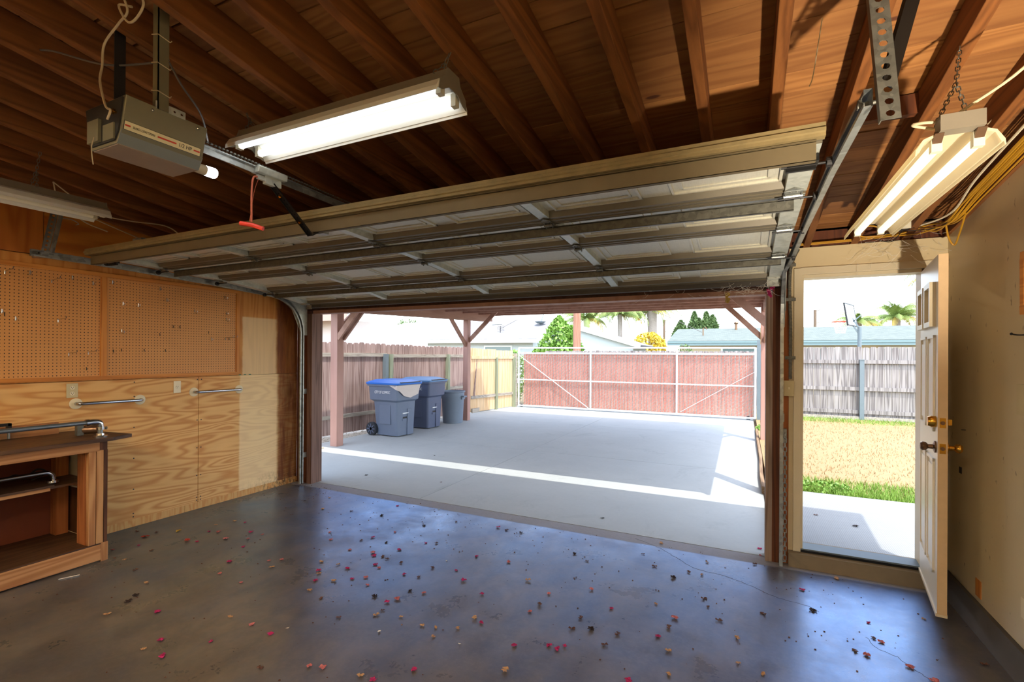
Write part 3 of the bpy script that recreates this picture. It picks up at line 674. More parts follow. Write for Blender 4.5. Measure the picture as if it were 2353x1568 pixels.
# dust and cobweb tufts on the bottom seal
def web_tuft(c, r, n, name, label, mat='petal'):
    m = MB(); c = Vector(c)
    for i in range(n):
        p = c+Vector((random.uniform(-r, r), random.uniform(-.03, .02), random.uniform(-r*.35, r*.2))); q = p+Vector((random.uniform(-.12, .12), random.uniform(-.03, .03), random.uniform(-.05, .04)))
        m.tube(bez([p, (p+q)/2+Vector((0, 0, -.012)), q], 3), .0009, 3)
    return m.build(name, M['pet_w'], gd)
o = web_tuft((.02, 4.10, 2.115), .17, 60, 'cobweb', ''); o['kind'] = 'stuff'
o = web_tuft((-.55, 4.10, 2.12), .3, 14, 'cobweb', ''); o['kind'] = 'stuff'

# tracks
def cprof(w=.05, d=.022, t=.0025, s=1):     # (u across = x, v = normal)
    return [(0, -w/2), (s*d, -w/2), (s*d, -w/2+.012), (s*(d-t), -w/2+.012), (s*(d-t), -w/2+t), (s*t, -w/2+t), (s*t, w/2-t), (s*(d-t), w/2-t), (s*(d-t), w/2-.012), (s*d, w/2-.012), (s*d, w/2), (0, w/2)]
def track(side):
    s_ = 1 if side == 'right' else -1
    if s_ > 0: xa, xb = .322, .262
    else: xa, xb = -4.745, -4.80
    pts = [(1.66, 2.312), (2.2, 2.306), (3.0, 2.275), (3.70, 2.235)]
    cx, cz, r = 3.73, 1.825, .40
    for i in range(1, 9): t = pi/2-i*pi/16; pts.append((cx+r*cos(t), cz+r*sin(t)))
    pts += [(4.13, 1.0), (4.13, .02)]
    fr_ = []
    for i, (y, z) in enumerate(pts):
        a = pts[max(0, i-1)]; b = pts[min(len(pts)-1, i+1)]; d = Vector((0, b[0]-a[0], b[1]-a[1])).normalized(); n_ = Vector((0, -d.z, d.y))
        f = min(1, i/5); x = xa+(xb-xa)*f; fr_.append(((x, y, z), (1, 0, 0), n_))
    root = empty('door_track', ('galvanised door track on the right, beside the entry door' if s_ > 0 else 'galvanised door track along the plywood wall on the left'), 'door track', (xb, 4.13, 0), 'garage door tracks')
    MB().sweep(cprof(s=-s_), fr_).build('channel', M['galv'], root, smooth=False)
    # perforated hanger angles
    x = xa+s_*.012; y = 1.74
    if s_ > 0:
        solid(perf_strip((x+.02, 1.62, 2.225), (x-.004, 1.74, zraf(1.7)+.1), .046, (1, 0, 0), .036, .0105).build('hanger_angle', M['galv_dark'], root), .003)
        MB().hexa([(x-.003, 1.62, 2.225), (x, 1.62, 2.225), (x, 1.645, 2.225), (x-.003, 1.645, 2.225), (x-.027, 1.74, 2.86), (x-.024, 1.74, 2.86), (x-.024, 1.765, 2.86), (x-.027, 1.765, 2.86)]).build('hanger_angle', M['galv_dark'], root)
        MB().bar((x+.02, 1.66, 2.34), (.50, 1.78, zdeck(1.8)), .012, .045).build('brace', M['black'], root, label='black diagonal brace')
    else:
        solid(perf_strip((x+.01, 1.74, 2.30), (x+.01, 1.84, 2.87), .045, (0, 1, 0), .033, .0085).build('hanger_angle', M['galv'], root), .003)
        MB().bar((x+.012, 1.78, 2.30), (x+.012, 1.88, 2.87), .028, .003, (1, 0, 0)).build('hanger_angle', M['galv'], root)
        MB().box(XL+.001, x+.012, 1.755, 1.80, 2.31, 2.345).build('wall_bracket', M['galv'], root)
    MB().cyl((xa-s_*.03, 1.70, 2.312), (xa+s_*.03, 1.70, 2.312), .007, 8).cyl((xa-s_*.03, 1.70, 2.312), (xa-s_*.02, 1.70, 2.312), .014, 6).build('bolt', M['galv_dark'], root)
    # flag bracket + jamb brackets
    MB().prism([(4.14, 1.80), (4.22, 1.80), (4.22, 2.26), (3.92, 2.26)], 'X', xb+s_*.004, xb+s_*.007).build('flag_bracket', M['galv_stile'], root)
    for z in (.35, 1.12): MB().box(xb-.004, xb+s_*.004+.004, 4.14, D-.002, z-.03, z+.03).build('jamb_bracket', M['galv'], root)
    return root
tr = track('right'); tl = track('left')
# safety chain hanging beside the right track
cr = empty('hanging_chain', 'old steel link chain hanging beside the right door track', 'chain', (.278, 4.16, .05))
chain_mb((.277, 4.165, 1.0), (.279, 4.17, .05), .042, .0035, .011).build('chain_links', M['galv'], cr); MB().box(.245, .29, 4.19, 4.228, .93, 1.03).bar((.25, 4.165, 1.02), (.285, 4.165, 1.02), .006, .006).build('chain_bracket', M['galv'], cr)
MB().bar((.262, 4.165, .04), (.288, 4.165, .04), .008, .008).build('chain_hook', M['galv'], cr)
# flexible conduit and switch
cn = empty('electrical_conduit', 'flexible metal conduit running down to the light switch', 'conduit', (.312, 4.2, 1.4))
pth = bez([(.36, 4.19, 2.385), (.335, 4.195, 2.33), (.312, 4.20, 2.25), (.305, 4.205, 2.1), (.312, 4.205, 1.8), (.312, 4.205, 1.41)], 26)
mm = MB(); L_ = len(pth); mm.tube(pth, [.0105+(.0016 if i % 2 else 0) for i in range(L_)], 10); mm.build('flex_tube', M['galv_dark'], cn, smooth=False)
for z in (2.27, 2.01, 1.57): MB().box(.275, .345, 4.19, 4.196, z-.012, z+.012).box(.296, .328, 4.186, 4.225, z-.01, z+.01).build('conduit_strap', M['galv_dark'], cn)
sw = empty('light_switch', 'ivory toggle light switch beside the entry door casing', 'light switch', (.302, 4.2, 1.29))
MB().box(.272, .332, 4.195, D, 1.285, 1.395).build('switch_box', M['stem'], sw); MB().box(.268, .336, 4.188, 4.196, 1.280, 1.398).build('cover_plate', M['ivory'], sw, bevel=.003)
MB().box(.298, .308, 4.176, 4.19, 1.333, 1.349).build('toggle', M['ivory_pale'], sw)
# ================================================================= OPENER
op = empty('garage_door_opener', 'half horsepower chain drive door opener hanging from the rafters', 'garage door opener', (-2.2, 1.13, 2.36))
prof = [(-2.062, 2.535), (-2.094, 2.412), (-2.122, 2.366), (-2.300, 2.366), (-2.328, 2.412), (-2.352, 2.535)]
MB().prism(prof, 'Y', .985, 1.285).build('housing', M['opener'], op, bevel=.003)
MB().prism([(-2.0935, 2.413), (-2.122, 2.3655), (-2.300, 2.3655), (-2.3285, 2.413), (-2.30, 2.366), (-2.122, 2.3662)], 'Y', .985, 1.285).build('lower_band', M['opener_grey'], op)
MB().box(-2.298, -2.124, .99, 1.28, 2.3625, 2.3655).build('bottom_cover', M['opener_bottom'], op)
MB().prism([(-2.075, 2.527), (-2.104, 2.412), (-2.130, 2.376), (-2.292, 2.376), (-2.316, 2.412), (-2.336, 2.527)], 'Y', .979, .986).build('rear_recess', M['dark_plastic'], op)
MB().box(-2.30, -2.22, .968, .980, 2.385, 2.47).box(-2.20, -2.125, .974, .980, 2.38, 2.44).build('rear_cover', M['opener'], op)
mm = MB()
for i in range(4): mm.cyl((-2.115-.008*i, .978, 2.475+.008*(i % 2)), (-2.115-.008*i, .968, 2.475+.008*(i % 2)), .005, 8)
mm.build('terminal', M['brass'], op)
MB().tube(bez([(-2.24, .965, 2.40), (-2.235, .955, 2.36), (-2.23, .955, 2.32), (-2.222, .955, 2.29)], 4), .0018, 5).build('antenna_wire', M['white_cord'], op)
# label on the slanted right face
sx = Vector((-2.062, 0, 2.535)); bx = Vector((-2.094, 0, 2.412)); e = (sx-bx).normalized(); nrm = Vector((e.z, 0, -e.x))
def face(y, t, off=.0012): p = bx+e*t+nrm*off; return Vector((p.x, y, p.z))
lab = MB().poly([face(.990, .002), face(1.272, .002), face(1.272, .036), face(.990, .036)]).build('label_border', M['ink'], op)
MB().poly([face(.992, .0035, .0016), face(1.270, .0035, .0016), face(1.270, .0345, .0016), face(.992, .0345, .0016)]).build('label_strip', M['label'], lab)
for a, b_ in ((.994, 1.012), (1.105, 1.175), (1.243, 1.268)):
    MB().poly([face(a, .0165, .002), face(b_, .0165, .002), face(b_, .0225, .002), face(a, .0225, .002)]).build('red_stripe', M['red'], lab)
text_mesh('SEARS / CRAFTSMAN', .0125, 'lettering', M['ink'], lab, Matrix.Translation(-op.location) @ frameM(face(1.058, .019, .002), (0, 1, 0), e), .0002, .66)
text_mesh('1/2 HP', .021, 'lettering', M['ink'], lab, Matrix.Translation(-op.location) @ frameM(face(1.209, .019, .002), (0, 1, 0), e), .0002, .9)
MB().sphere((-2.066, 1.075, 2.517), .006, 8).build('screw', M['chrome'], op); MB().sphere((-2.066, 1.245, 2.519), .006, 8).build('screw', M['chrome'], op)
hb = perf_strip((-2.064, 1.085, 2.545), (-2.064, 1.195, 2.545), .03, (0, 0, 1), .024, .005).build('hanger_bracket', M['galv_stile'], op); solid(hb, .003)
MB().box(-2.095, -2.06, 1.09, 1.094, 2.53, zraf(1.09)+.1).box(-2.064, -2.060, 1.09, 1.13, 2.53, zraf(1.09)+.1).build('hanger_strap', M['opener'], op)
MB().box(-2.335, -2.30, 1.09, 1.094, 2.53, zraf(1.09)+.1).box(-2.30, -2.296, 1.055, 1.094, 2.53, zraf(1.09)+.1).build('hanger_strap', M['dark_plastic'], op)
for z in (2.60, 2.71, 2.82):
    MB().tube([(-2.10, 1.088, z+.008), (-2.058, 1.088, z-.002), (-2.058, 1.133, z-.01), (-2.062, 1.14, z)], .002, 6).build('cable_tie', M['white_cord'], op)
bl = MB().lathe([(.001, 0), (.020, 0), (.022, .06), (.001, .06)], (-2.175, 1.285, 2.395), 20, 'Y').build('bulb_base', M['bulb_base'], op, smooth=True)
MB().lathe([(.022, .06), (.023, .10), (.019, .108), (.001, .11)], (-2.175, 1.285, 2.395), 20, 'Y').build('light_bulb', M['bulb_on'], op, smooth=True, label='lit white bulb')
RZ = lambda y: 2.515-.028*(y-1.28)
rl = MB()
rl.bar((-2.2, 1.28, RZ(1.28)), (-2.2, 4.20, RZ(4.20)), .035, .004).bar((-2.2, 1.28, RZ(1.28)-.016), (-2.2, 4.20, RZ(4.2)-.016), .006, .030)
rl.build('rail', M['galv'], op)
m = MB()
n_ = 150
for i in range(n_):
    y = 1.30+(4.05-1.30)*i/n_; z = RZ(y)+.012
    m.box(-2.190, -2.178, y, y+.010, z, z+.006)
    m.box(-2.222, -2.210, y, y+.010, z, z+.006)
m.build('drive_chain', M['galv_dark'], op)['kind'] = 'stuff'
MB().box(-2.225, -2.175, 4.02, 4.16, RZ(4.1)-.01, RZ(4.1)+.03).box(-2.215, -2.185, 4.14, D, RZ(4.2)-.05, RZ(4.2)+.05).build('header_bracket', M['black'], op)
tz = RZ(1.7)
MB().prism([(-2.228, tz-.022), (-2.172, tz-.022), (-2.168, tz+.008), (-2.176, tz+.014), (-2.224, tz+.014), (-2.232, tz+.008)], 'Y', 1.605, 1.775).build('trolley', M['galv_stile'], op, bevel=.004)
MB().box(-2.212, -2.188, 1.66, 1.75, tz-.062, tz-.022).box(-2.208, -2.192, 1.62, 1.67, tz-.05, tz-.03).build('trolley_latch', M['galv_stile'], op)
A_, B_, C_ = (-2.2, 1.705, tz-.05), (-2.2, 1.955, 2.245), (-2.2, 2.035, 2.295)
arm = solid(perf_strip(A_, B_, .030, (1, 0, 0), .021, .0042).build('door_arm', M['black'], op), .006)
MB().bar(B_, C_, .032, .006, ov=.004).build('door_arm', M['black'], op)
MB().bar((-2.217, 1.705, tz-.05), (-2.217, 1.955, 2.245), .003, .02).build('door_arm', M['black'], op)
for f in (.22, .72): p = Vector(A_).lerp(Vector(B_), f); MB().cyl(p, p+Vector((0, -.012, -.008)), .007, 8).build('arm_bolt', M['brass'], op)
MB().box(-2.225, -2.175, 2.02, 2.06, 2.27, 2.325).build('door_bracket', M['galv'], op)
MB().tube(bez([(-2.2, 1.63, tz-.04), (-2.2, 1.60, tz-.05), (-2.2, 1.59, 2.38), (-2.202, 1.592, 2.23)], 5), .0045, 6).build('pull_cord', M['red_rope'], op)
MB().tube(bez([(-2.2, 1.63, tz-.04), (-2.203, 1.605, 2.38), (-2.206, 1.585, 2.23)], 5), .0012, 5).build('pull_cord', M['red_rope'], op)
MB().tube(bez([(-2.250, 1.566, 2.222), (-2.20, 1.592, 2.214), (-2.150, 1.618, 2.196)], 5), [.011]*11, 8).build('pull_handle', M['red_handle'], op, smooth=True)
# white cord looping down from the roof to the opener
wc = empty('extension_cord', 'white cord looped above the door opener and plugged into it', 'cord', (-2.17, .96, 2.49))
MB().tube(bez([(-2.125, .955, 2.44), (-2.105, .955, 2.47), (-2.15, .96, 2.50), (-2.235, .98, 2.62), (-2.265, 1.0, 2.70), (-2.25, 1.0, 2.78), (-2.15, 1.0, 2.83), (-2.09, 1.0, 2.86), (-2.13, 1.0, 2.95), (-2.06, 1.0, 2.94), (-1.985, 1.0, 2.86), (-2.03, 1.0, 2.815), (-2.09, 1.0, 2.82), (-2.15, 1.0, 2.90), (-2.10, 1.02, zraf(1.0)+.02)], 8), .0042, 8).build('cord', M['white_cord'], wc, smooth=True)
gc = MB().tube(bez([(-2.95, 1.0, zraf(1)+.06), (-2.75, 1.02, 2.90), (-2.38, 1.06, 2.765), (-2.10, 1.11, 2.73), (-2.06, 1.13, 2.74)], 8), .004, 6).build('grey_cable', M['grey_cord'], smooth=True)
tag(gc, 'grey cable sagging from the rafters to the opener strap', 'cable')
gc = MB().tube(bez([(-2.06, 1.13, 2.73), (-2.05, 1.17, 2.66), (-2.10, 1.28, 2.60), (-2.18, 1.36, RZ(1.36)+.02)], 8), .004, 6).build('grey_cable', M['grey_cord'], smooth=True)
tag(gc, 'grey cable slanting from opener strap down to the rail', 'cable')

# ================================================================= SHOP LIGHTS
def light_local(on, closed_ends=True):
    """fixture along local X, 1.22 long, bottom at z=0"""
    L = 1.22; parts = []
    prof = [(-.105, .012), (-.10, .012), (-.085, .045), (-.05, .060), (-.032, .075), (.032, .075), (.05, .060), (.085, .045), (.10, .012), (.105, .012), (.108, .002), (.111, .002), (.109, .02), (.09, .052), (.055, .066), (.035, .082), (-.035, .082), (-.055, .066), (-.09, .052), (-.109, .02), (-.111, .002), (-.108, .002)]
    parts.append(('reflector', MB().prism([(p[0], p[1]) for p in prof], 'X', -L/2, L/2), 'white_refl'))
    parts.append(('housing', MB().prism([(-.05, .069), (-.04, .115), (.04, .115), (.05, .069)], 'X', -L/2, L/2), 'fix_back'))
    for y in (-.052, .052):
        parts.append(('tube', MB().cyl((-L/2+.035, y, .030), (L/2-.035, y, .030), .0165, 16), on))
        for s_ in (-1, 1): parts.append(('socket', MB().box(s_*(L/2-.012), s_*(L/2-.035), y-.014, y+.014, .012, .062), 'white_fix'))
    if closed_ends:
        for s_ in (-1, 1):
            parts.append(('end_plate', MB().prism([(-.098, .012), (-.07, .02), (-.03, .045), (.03, .045), (.07, .02), (.098, .012), (.09, .052), (.05, .085), (.04, .118), (-.04, .118), (-.05, .085), (-.09, .052)], 'X', s_*L/2, s_*(L/2+.004)), 'fix_back'))
    return parts
def make_light(name, label, loc, rz, on, hooks, closed=True, length=1.22, tilt=0):
    root = empty(name, label, 'shop light', loc, 'hanging shop lights')
    Mx = Matrix.Translation(loc) @ Matrix.Rotation(rz, 4, 'Z') @ Matrix.Rotation(tilt, 4, 'Y') @ Matrix.Diagonal((length/1.22, 1, 1, 1))
    for n_, mb, mt in light_local(on, closed):
        if on == 'tube_dim' and n_ == 'reflector': mt = 'translucent'
        if on == 'tube_dim' and n_ == 'housing': continue
        mb.xf(Mx).build(n_, M[mt], root, smooth=(n_ == 'tube'))
    for (lx, top) in hooks:
        b = Mx @ Vector((lx, 0, .118)); top = Vector(top)
        mid = b.lerp(top, .5)
        chain_mb(mid, top, .026, .0018, .006).build('chain', M['galv_dark'], root)
        for s_ in (-1, 1):
            q = Mx @ Vector((lx, s_*.045, .11)); chain_mb(q, mid, .026, .0018, .006).build('chain', M['galv_dark'], root)
    return root
make_light('shop_light', 'lit twin tube shop light hanging beside the door opener', (-1.645, 1.60, 2.565), 0, 'tube_on', [(-.55, (-2.26, 1.60, zraf(1.6)+.004)), (.55, (-1.06, 1.62, zraf(1.62)+.004))])
l2 = make_light('shop_light', 'cream twin tube shop light above the entry door', (.610, 2.62, 2.235), radians(90), 'tube_dim', [(-.55, (.69, 2.25, zraf(2.25)+.004))], False, 1.26)
Mx = Matrix.Translation((.610, 2.62, 2.235)) @ Matrix.Rotation(radians(90), 4, 'Z')
MB().box(-.66, -.61, -.055, .055, .062, .112).xf(Mx).build('end_housing', M['fix_back'], l2)
for y in (-.052, .052): MB().bar((-.64, y, .065), (-.60, y, .03), .024, .012).xf(Mx).build('socket_clip', M['bronze'], l2)
make_light('shop_light', 'unlit shop light housing hanging by the left wall', (-3.93, 1.14, 2.475), radians(91), 'tube_off', [(.25, (-3.93, 1.42, zraf(1.42)+.004)), (-.5, (-3.92, .7, zraf(.7)+.004))], True, 1.22)
# two unseen lamps of the same kind, added to brighten the interior
make_light('shop_light', 'added fill shop light over the rear of the garage, left one', (-3.3, -.75, 2.62), 0, 'fill_tube_rear', [(-.5, (-3.8, -.75, zraf(-.75))), (.5, (-2.8, -.75, zraf(-.75)))])
make_light('shop_light', 'added fill shop light over the rear of the garage, right one', (-.8, -.75, 2.62), 0, 'fill_tube_rear', [(-.5, (-1.3, -.75, zraf(-.75))), (.5, (-.3, -.75, zraf(-.75)))])
# unseen bare tube lamps added on the rear wall to lift the interior
for bx0_, lb in ((-3.6, 'left'), (-1.6, 'middle'), (.1, 'right')):
    r = empty('added_batten_lamp', f'{lb} added bare tube fill lamp on the rear wall', 'added fill lamp', (bx0_, YB+.03, 1.75), 'added fill lamps on the rear wall')
    MB().box(bx0_-.62, bx0_+.62, YB, YB+.05, 1.72, 1.80).build('batten', M['white_fix'], r)
    for dz in (-.03, .03): MB().cyl((bx0_-.58, YB+.075, 1.76+dz), (bx0_+.58, YB+.075, 1.76+dz), .016, 12).build('tube', M['fill_tube_wall'], r, smooth=True)
    for s_ in (-1, 1): MB().box(bx0_+s_*.60-.012, bx0_+s_*.60+.012, YB+.05, YB+.095, 1.71, 1.81).build('socket', M['white_fix'], r)
r = empty('added_batten_lamp', 'added bare tube fill lamp high on the rear right wall', 'added fill lamp', (XR-.03, -.1, 2.36))  # unseen side lamp, added to light the right-hand rafter bays
MB().box(XR-.05, XR, -.72, .54, 2.35, 2.41).build('batten', M['white_fix'], r); MB().cyl((XR-.075, -.68, 2.38), (XR-.075, .50, 2.38), .016, 12).build('tube', M['fill_tube_side'], r, smooth=True)
for y_ in (-.70, .52): MB().box(XR-.095, XR-.05, y_-.012, y_+.012, 2.355, 2.405).build('socket', M['white_fix'], r)
# unseen spot lamp added to brighten the rafters over the entry door
wlp = Vector((1.0, -.30, .42)); aim = (Vector((.92, 2.6, 2.72))-wlp).normalized()
r = empty('added_fill_lamp', 'added yellow fill lamp on the slab behind the viewer, tilted up to the rafters', 'work light', (wlp.x, wlp.y, 0))
MB().tube([(wlp.x-.14, wlp.y-.12, .012), (wlp.x+.14, wlp.y-.12, .012), (wlp.x+.14, wlp.y+.12, .012), (wlp.x-.14, wlp.y+.12, .012)], .011, 8, closed=True).tube([(wlp.x-.14, wlp.y, .012), (wlp.x-.14, wlp.y, .40)], .010, 8).tube([(wlp.x+.14, wlp.y, .012), (wlp.x+.14, wlp.y, .40)], .010, 8).build('stand', M['black'], r)
MB().box(-.11, .11, -.075, .075, -.05, -.045).box(-.11, -.105, -.075, .075, -.05, .02).box(.105, .11, -.075, .075, -.05, .02).box(-.11, .11, -.075, -.07, -.05, .02).box(-.11, .11, .07, .075, -.05, .02).xf(Matrix.Translation(wlp) @ aim.to_track_quat('Z', 'Y').to_matrix().to_4x4()).build('lamp_head', M['label'], r)
ld = bpy.data.lights.new('added_fill_lamp_spot', 'SPOT'); ld.energy = 480; ld.color = (1, .87, .70); ld.spot_size = radians(48); ld.spot_blend = .9; ld.shadow_soft_size = .05
lo = bpy.data.objects.new('added_fill_lamp_spot', ld); COL.objects.link(lo); lo.parent = r; lo.location = wlp+aim*.0-r.location; lo.rotation_euler = (-aim).to_track_quat('Z', 'Y').to_euler()
# cord of the right hand light
rc = empty('extension_cord', 'pale cord hanging down to the cream shop light', 'cord', (.62, 2.05, 2.35))
MB().tube(bez([(.93, 1.72, zraf(1.7)+.03), (.86, 1.80, 2.66), (.76, 1.93, 2.46), (.62, 2.03, 2.37), (.585, 2.04, 2.33), (.59, 2.02, 2.34), (.53, 2.0, 2.345), (.50, 2.02, 2.35), (.56, 2.04, 2.335)], 8), .0048, 8).build('cord', M['white_cord'], rc, smooth=True)
wcd = MB().tube(bez([(1.03, 2.4, zraf(2.4)+.10), (1.0, 2.75, 2.66), (.965, 3.0, 2.62), (.92, 3.3, 2.60)], 6), .0028, 6).build('thin_wire', M['white_cord']); tag(wcd, 'thin white wire stapled to the rafter above the cream light', 'wire')
pd = MB().box(.83, 1.0, 1.63, 1.71, zraf(1.68)-.006, zraf(1.68)).build('ceiling_plate', M['white_fix']); tag(pd, 'white outlet plate under the rafter at the upper right', 'outlet plate')
sw_ = MB().tube(bez([(.235, 1.95, zraf(1.95)+.01), (.225, 1.98, 2.66), (.215, 2.02, 2.58), (.205, 2.02, 2.55)], 6), .002, 5).build('string', M['white_cord']); tag(sw_, 'short frayed string hanging left of the right track hanger', 'string')

# yellow cable bundle along the right wall top
yb = empty('cable_bundle', 'bundle of yellow electrical cables stapled along the right wall top', 'cables', (1.17, 3.4, 2.5))
random.seed(11)
for i in range(7):
    x0 = 1.205-.011*i; dz = .012*(i % 3)
    pts = [(x0, y, zraf(y)-.006+dz) for y in (1.6, 2.2, 2.8, 3.3, 3.6)]
    pts += [(x0-.03+random.uniform(-.02, .02), 3.82, zraf(3.8)-.05+random.uniform(-.03, .03)), (1.10+random.uniform(-.06, .06), 4.02, 2.42+random.uniform(-.02, .05))]
    if i < 4: pts += [(.98+random.uniform(-.05, .05), 4.12, 2.42+random.uniform(-.01, .02)), (.75, 4.18, 2.415+.003*i), (.33, 4.19, 2.412+.003*i)]
    else: pts += [(1.0+random.uniform(-.04, .04), 4.12, 2.46+random.uniform(0, .04)), (.97, 4.15, 2.50)]
    MB().tube(bez(pts, 6), .0048, 6).build('yellow_cable', M['yellow_cable'], yb, smooth=True)
MB().tube(bez([(1.10, 1.6, zraf(1.6)-.004), (1.10, 2.4, zraf(2.4)-.004), (1.095, 3.3, zraf(3.3)-.004), (1.11, 3.75, zraf(3.7)-.03), (1.0, 4.05, 2.44)], 8), .006, 6).build('white_cable', M['trim_paint'], yb, smooth=True)
MB().tube(bez([(1.18, 3.75, 2.44), (1.20, 3.9, 2.36), (1.205, 4.0, 2.30), (1.17, 3.98, 2.34), (1.13, 3.9, 2.43)], 6), .0055, 6).build('yellow_cable', M['yellow_cable'], yb, smooth=True)
for i in range(5):
    p0 = Vector((1.15-.05*i, 3.85+.05*i, 2.43)); MB().tube(bez([p0, p0+Vector((-.05, .05, random.uniform(-.06, .05))), p0+Vector((-.14, .12, random.uniform(-.03, .04))), p0+Vector((-.22, .16, .0))], 6), .003, 5).build('dark_wire', M['dark_plastic'], yb)
jb = empty('junction_box', 'metal junction box with white label above the entry door', 'junction box', (.93, 4.1, 2.43))
MB().box(.83, 1.0, 4.02, 4.16, 2.445, 2.50).build('box', M['bronze'], jb, bevel=.003); MB().hexa([(.84, 4.0, 2.432), (.985, 4.0, 2.432), (.985, 4.018, 2.432), (.84, 4.018, 2.432), (.84, 4.0, 2.478), (.985, 4.0, 2.478), (.985, 4.018, 2.478), (.84, 4.018, 2.478)]).build('paper_label', M['white_fix'], jb)
MB().tube(bez([(.84, 4.05, 2.46), (.76, 4.03, 2.475), (.70, 4.05, 2.44), (.74, 4.08, 2.415), (.85, 4.08, 2.412)], 6), .0055, 6).build('yellow_cable', M['yellow_cable'], jb, smooth=True)
cwb = MB(); random.seed(5)
for i in range(40):
    p = Vector((random.uniform(.7, 1.15), random.uniform(3.95, 4.2), random.uniform(2.25, 2.44))); q = p+Vector((random.uniform(-.14, .14), random.uniform(-.06, .04), random.uniform(-.12, .06)))
    cwb.tube(bez([p, (p+q)/2+Vector((0, 0, -.02)), q], 3), .0007, 3)
o = cwb.build('cobweb', M['pet_w']); tag(o, 'cobwebs in the ceiling corner above the entry door', 'cobweb', kind='stuff')

# wires on the left wall
for k_, (pts, lb) in enumerate([([(-4.93, 1.2, 2.96), (-4.93, 1.5, 2.93), (-4.93, 1.7, 2.84), (-4.93, 1.95, 2.77), (-4.93, 2.2, 2.72)], 'lower pale cable looping across the left wall top'),
     ([(-4.93, 1.2, 3.0), (-4.93, 1.55, 2.95), (-4.93, 1.8, 2.87), (-4.93, 2.1, 2.80)], 'upper pale cable looping across the left wall top'),
     ([(-4.40, 1.66, 2.78), (-4.38, 1.80, 2.68), (-4.35, 1.95, 2.61), (-4.3, 2.1, 2.60), (-4.25, 2.3, 2.61), (-4.2, 2.38, 2.56), (-4.2, 2.39, 2.50)], 'white cord drooping from the left light hook to the door top'),
     ([(-4.40, 1.66, 2.78), (-4.42, 1.70, 2.68), (-4.45, 1.85, 2.56), (-4.48, 2.02, 2.52)], 'white cord hanging from the left light hook'),
     ([(-4.6, 1.75, 2.75), (-4.6, 1.95, 2.64), (-4.6, 2.3, 2.54), (-4.6, 2.55, 2.47)], 'tan cable slanting down behind the left shop light')]):
    o = MB().tube(bez(pts, 7), .0045, 6).build('wall_cable', M['white_cord'], smooth=True); tag(o, lb, 'cable')
o = MB().tube(bez([(XL+.001, 1.92, 2.66), (XL+.05, 1.98, 2.655), (XL+.06, 2.02, 2.63), (XL+.04, 2.01, 2.62)], 6), .0035, 6).build('ceiling_hook', M['galv']); tag(o, 'bent wire hook on the upper left plywood', 'hook')
ob = MB().box(-4.25, -4.13, 2.08, 2.16, 2.415, 2.455).build('metal_box', M['galv']); tag(ob, 'small grey metal box resting on the left end of the door', 'box')

# ================================================================= PEGBOARD AND HOOKS
pg = empty('pegboard', 'brown pegboard in a pine frame on the left wall', 'pegboard', (XL, 2.2, 1.35))
PT = XL+.014
MB().box(XL+.001, PT-.004, .6, 2.20, 1.37, 2.25).build('pegboard_panel', M['peg'], pg, 'left pegboard panel'); MB().box(XL+.001, PT-.004, 2.235, 3.42, 1.37, 2.25).build('pegboard_panel', M['peg'], pg, 'right pegboard panel')
fb = lambda y0, y1, z0, z1, mt='frame_wood': MB().box(XL+.001, XL+.021, y0, y1, z0, z1).build('frame_rail', M[mt], pg, bevel=.002)
fb(.6, 3.455, 2.225, 2.262); fb(.6, 3.455, 1.345, 1.375); fb(2.198, 2.24, 1.375, 2.225, 'frame_wood_v'); fb(3.42, 3.455, 1.375, 2.225, 'frame_wood_v')
HOOKS = [('L',1.6,2.18),('S',1.74,2.19),('L',1.87,2.15),('S',2.0,2.19),('S',2.14,2.16),('S',1.585,1.88),('D',1.6,1.86),('S',1.66,1.83),('L',1.91,1.84),('L',1.98,1.57),('L',2.11,1.58),('D',2.1,1.44),('S',2.28,2.19),('S',2.66,2.18),('S',2.72,2.08),('S',2.36,2.01),('S',2.48,2.01),('J',3.29,2.17),('J',2.98,2.0),('S',3.31,2.0),('J',3.31,1.94),('J',2.35,1.77),('D',2.78,1.83),('D',2.84,1.83),('D',2.66,1.75),('D',3.12,1.79),('S',3.15,1.72),('D',2.29,1.59),('D',2.35,1.60),('D',2.53,1.60),('D',2.71,1.60),('L',3.30,1.74),('L',3.34,1.74)]
HX_ = PT-.004
def hook_proto(kind):
    m = MB()
    if kind == 'S': m.cyl((0, 0, -.016), (0, 0, .016), .0045, 8).tube([(0, .0, -.010), (.016, 0, -.012), (.026, 0, -.004), (.026, 0, .004)], .0028, 6)
    if kind == 'J': m.cyl((0, 0, -.014), (0, 0, .014), .0042, 8).tube(bez([(0, 0, -.012), (.018, 0, -.026), (.04, 0, -.018), (.046, 0, 0)], 5), .0028, 6)
    if kind == 'L': m.cyl((0, 0, -.022), (0, 0, .004), .0042, 8).tube([(0, 0, 0), (.13, 0, .008), (.142, 0, .024)], .003, 6)
    if kind == 'D': m.tube([(0, 0, -.012), (.004, 0, 0), (0, 0, .012)], .003, 6)
    return m
protos = {}
def where(y, z, k):
    side = 'left' if y < 2.2 else 'right'
    row = 'top' if z > 2.05 else ('upper' if z > 1.9 else ('middle' if z > 1.65 else 'bottom'))
    if side == 'left': col_ = 'at the photo edge' if y < 1.7 else ('near its middle' if y < 1.95 else 'beside the divider')
    else: col_ = 'beside the divider' if y < 2.42 else ('left of centre' if y < 2.75 else ('right of centre' if y < 3.05 else 'at its right end'))
    nm = {'S': 'short peg hook', 'J': 'curved peg hook', 'L': 'long peg hook', 'D': 'dark peg stub'}[k]
    return f'{nm}, {row} row of {side} panel, {col_}'
lab_seen = {}
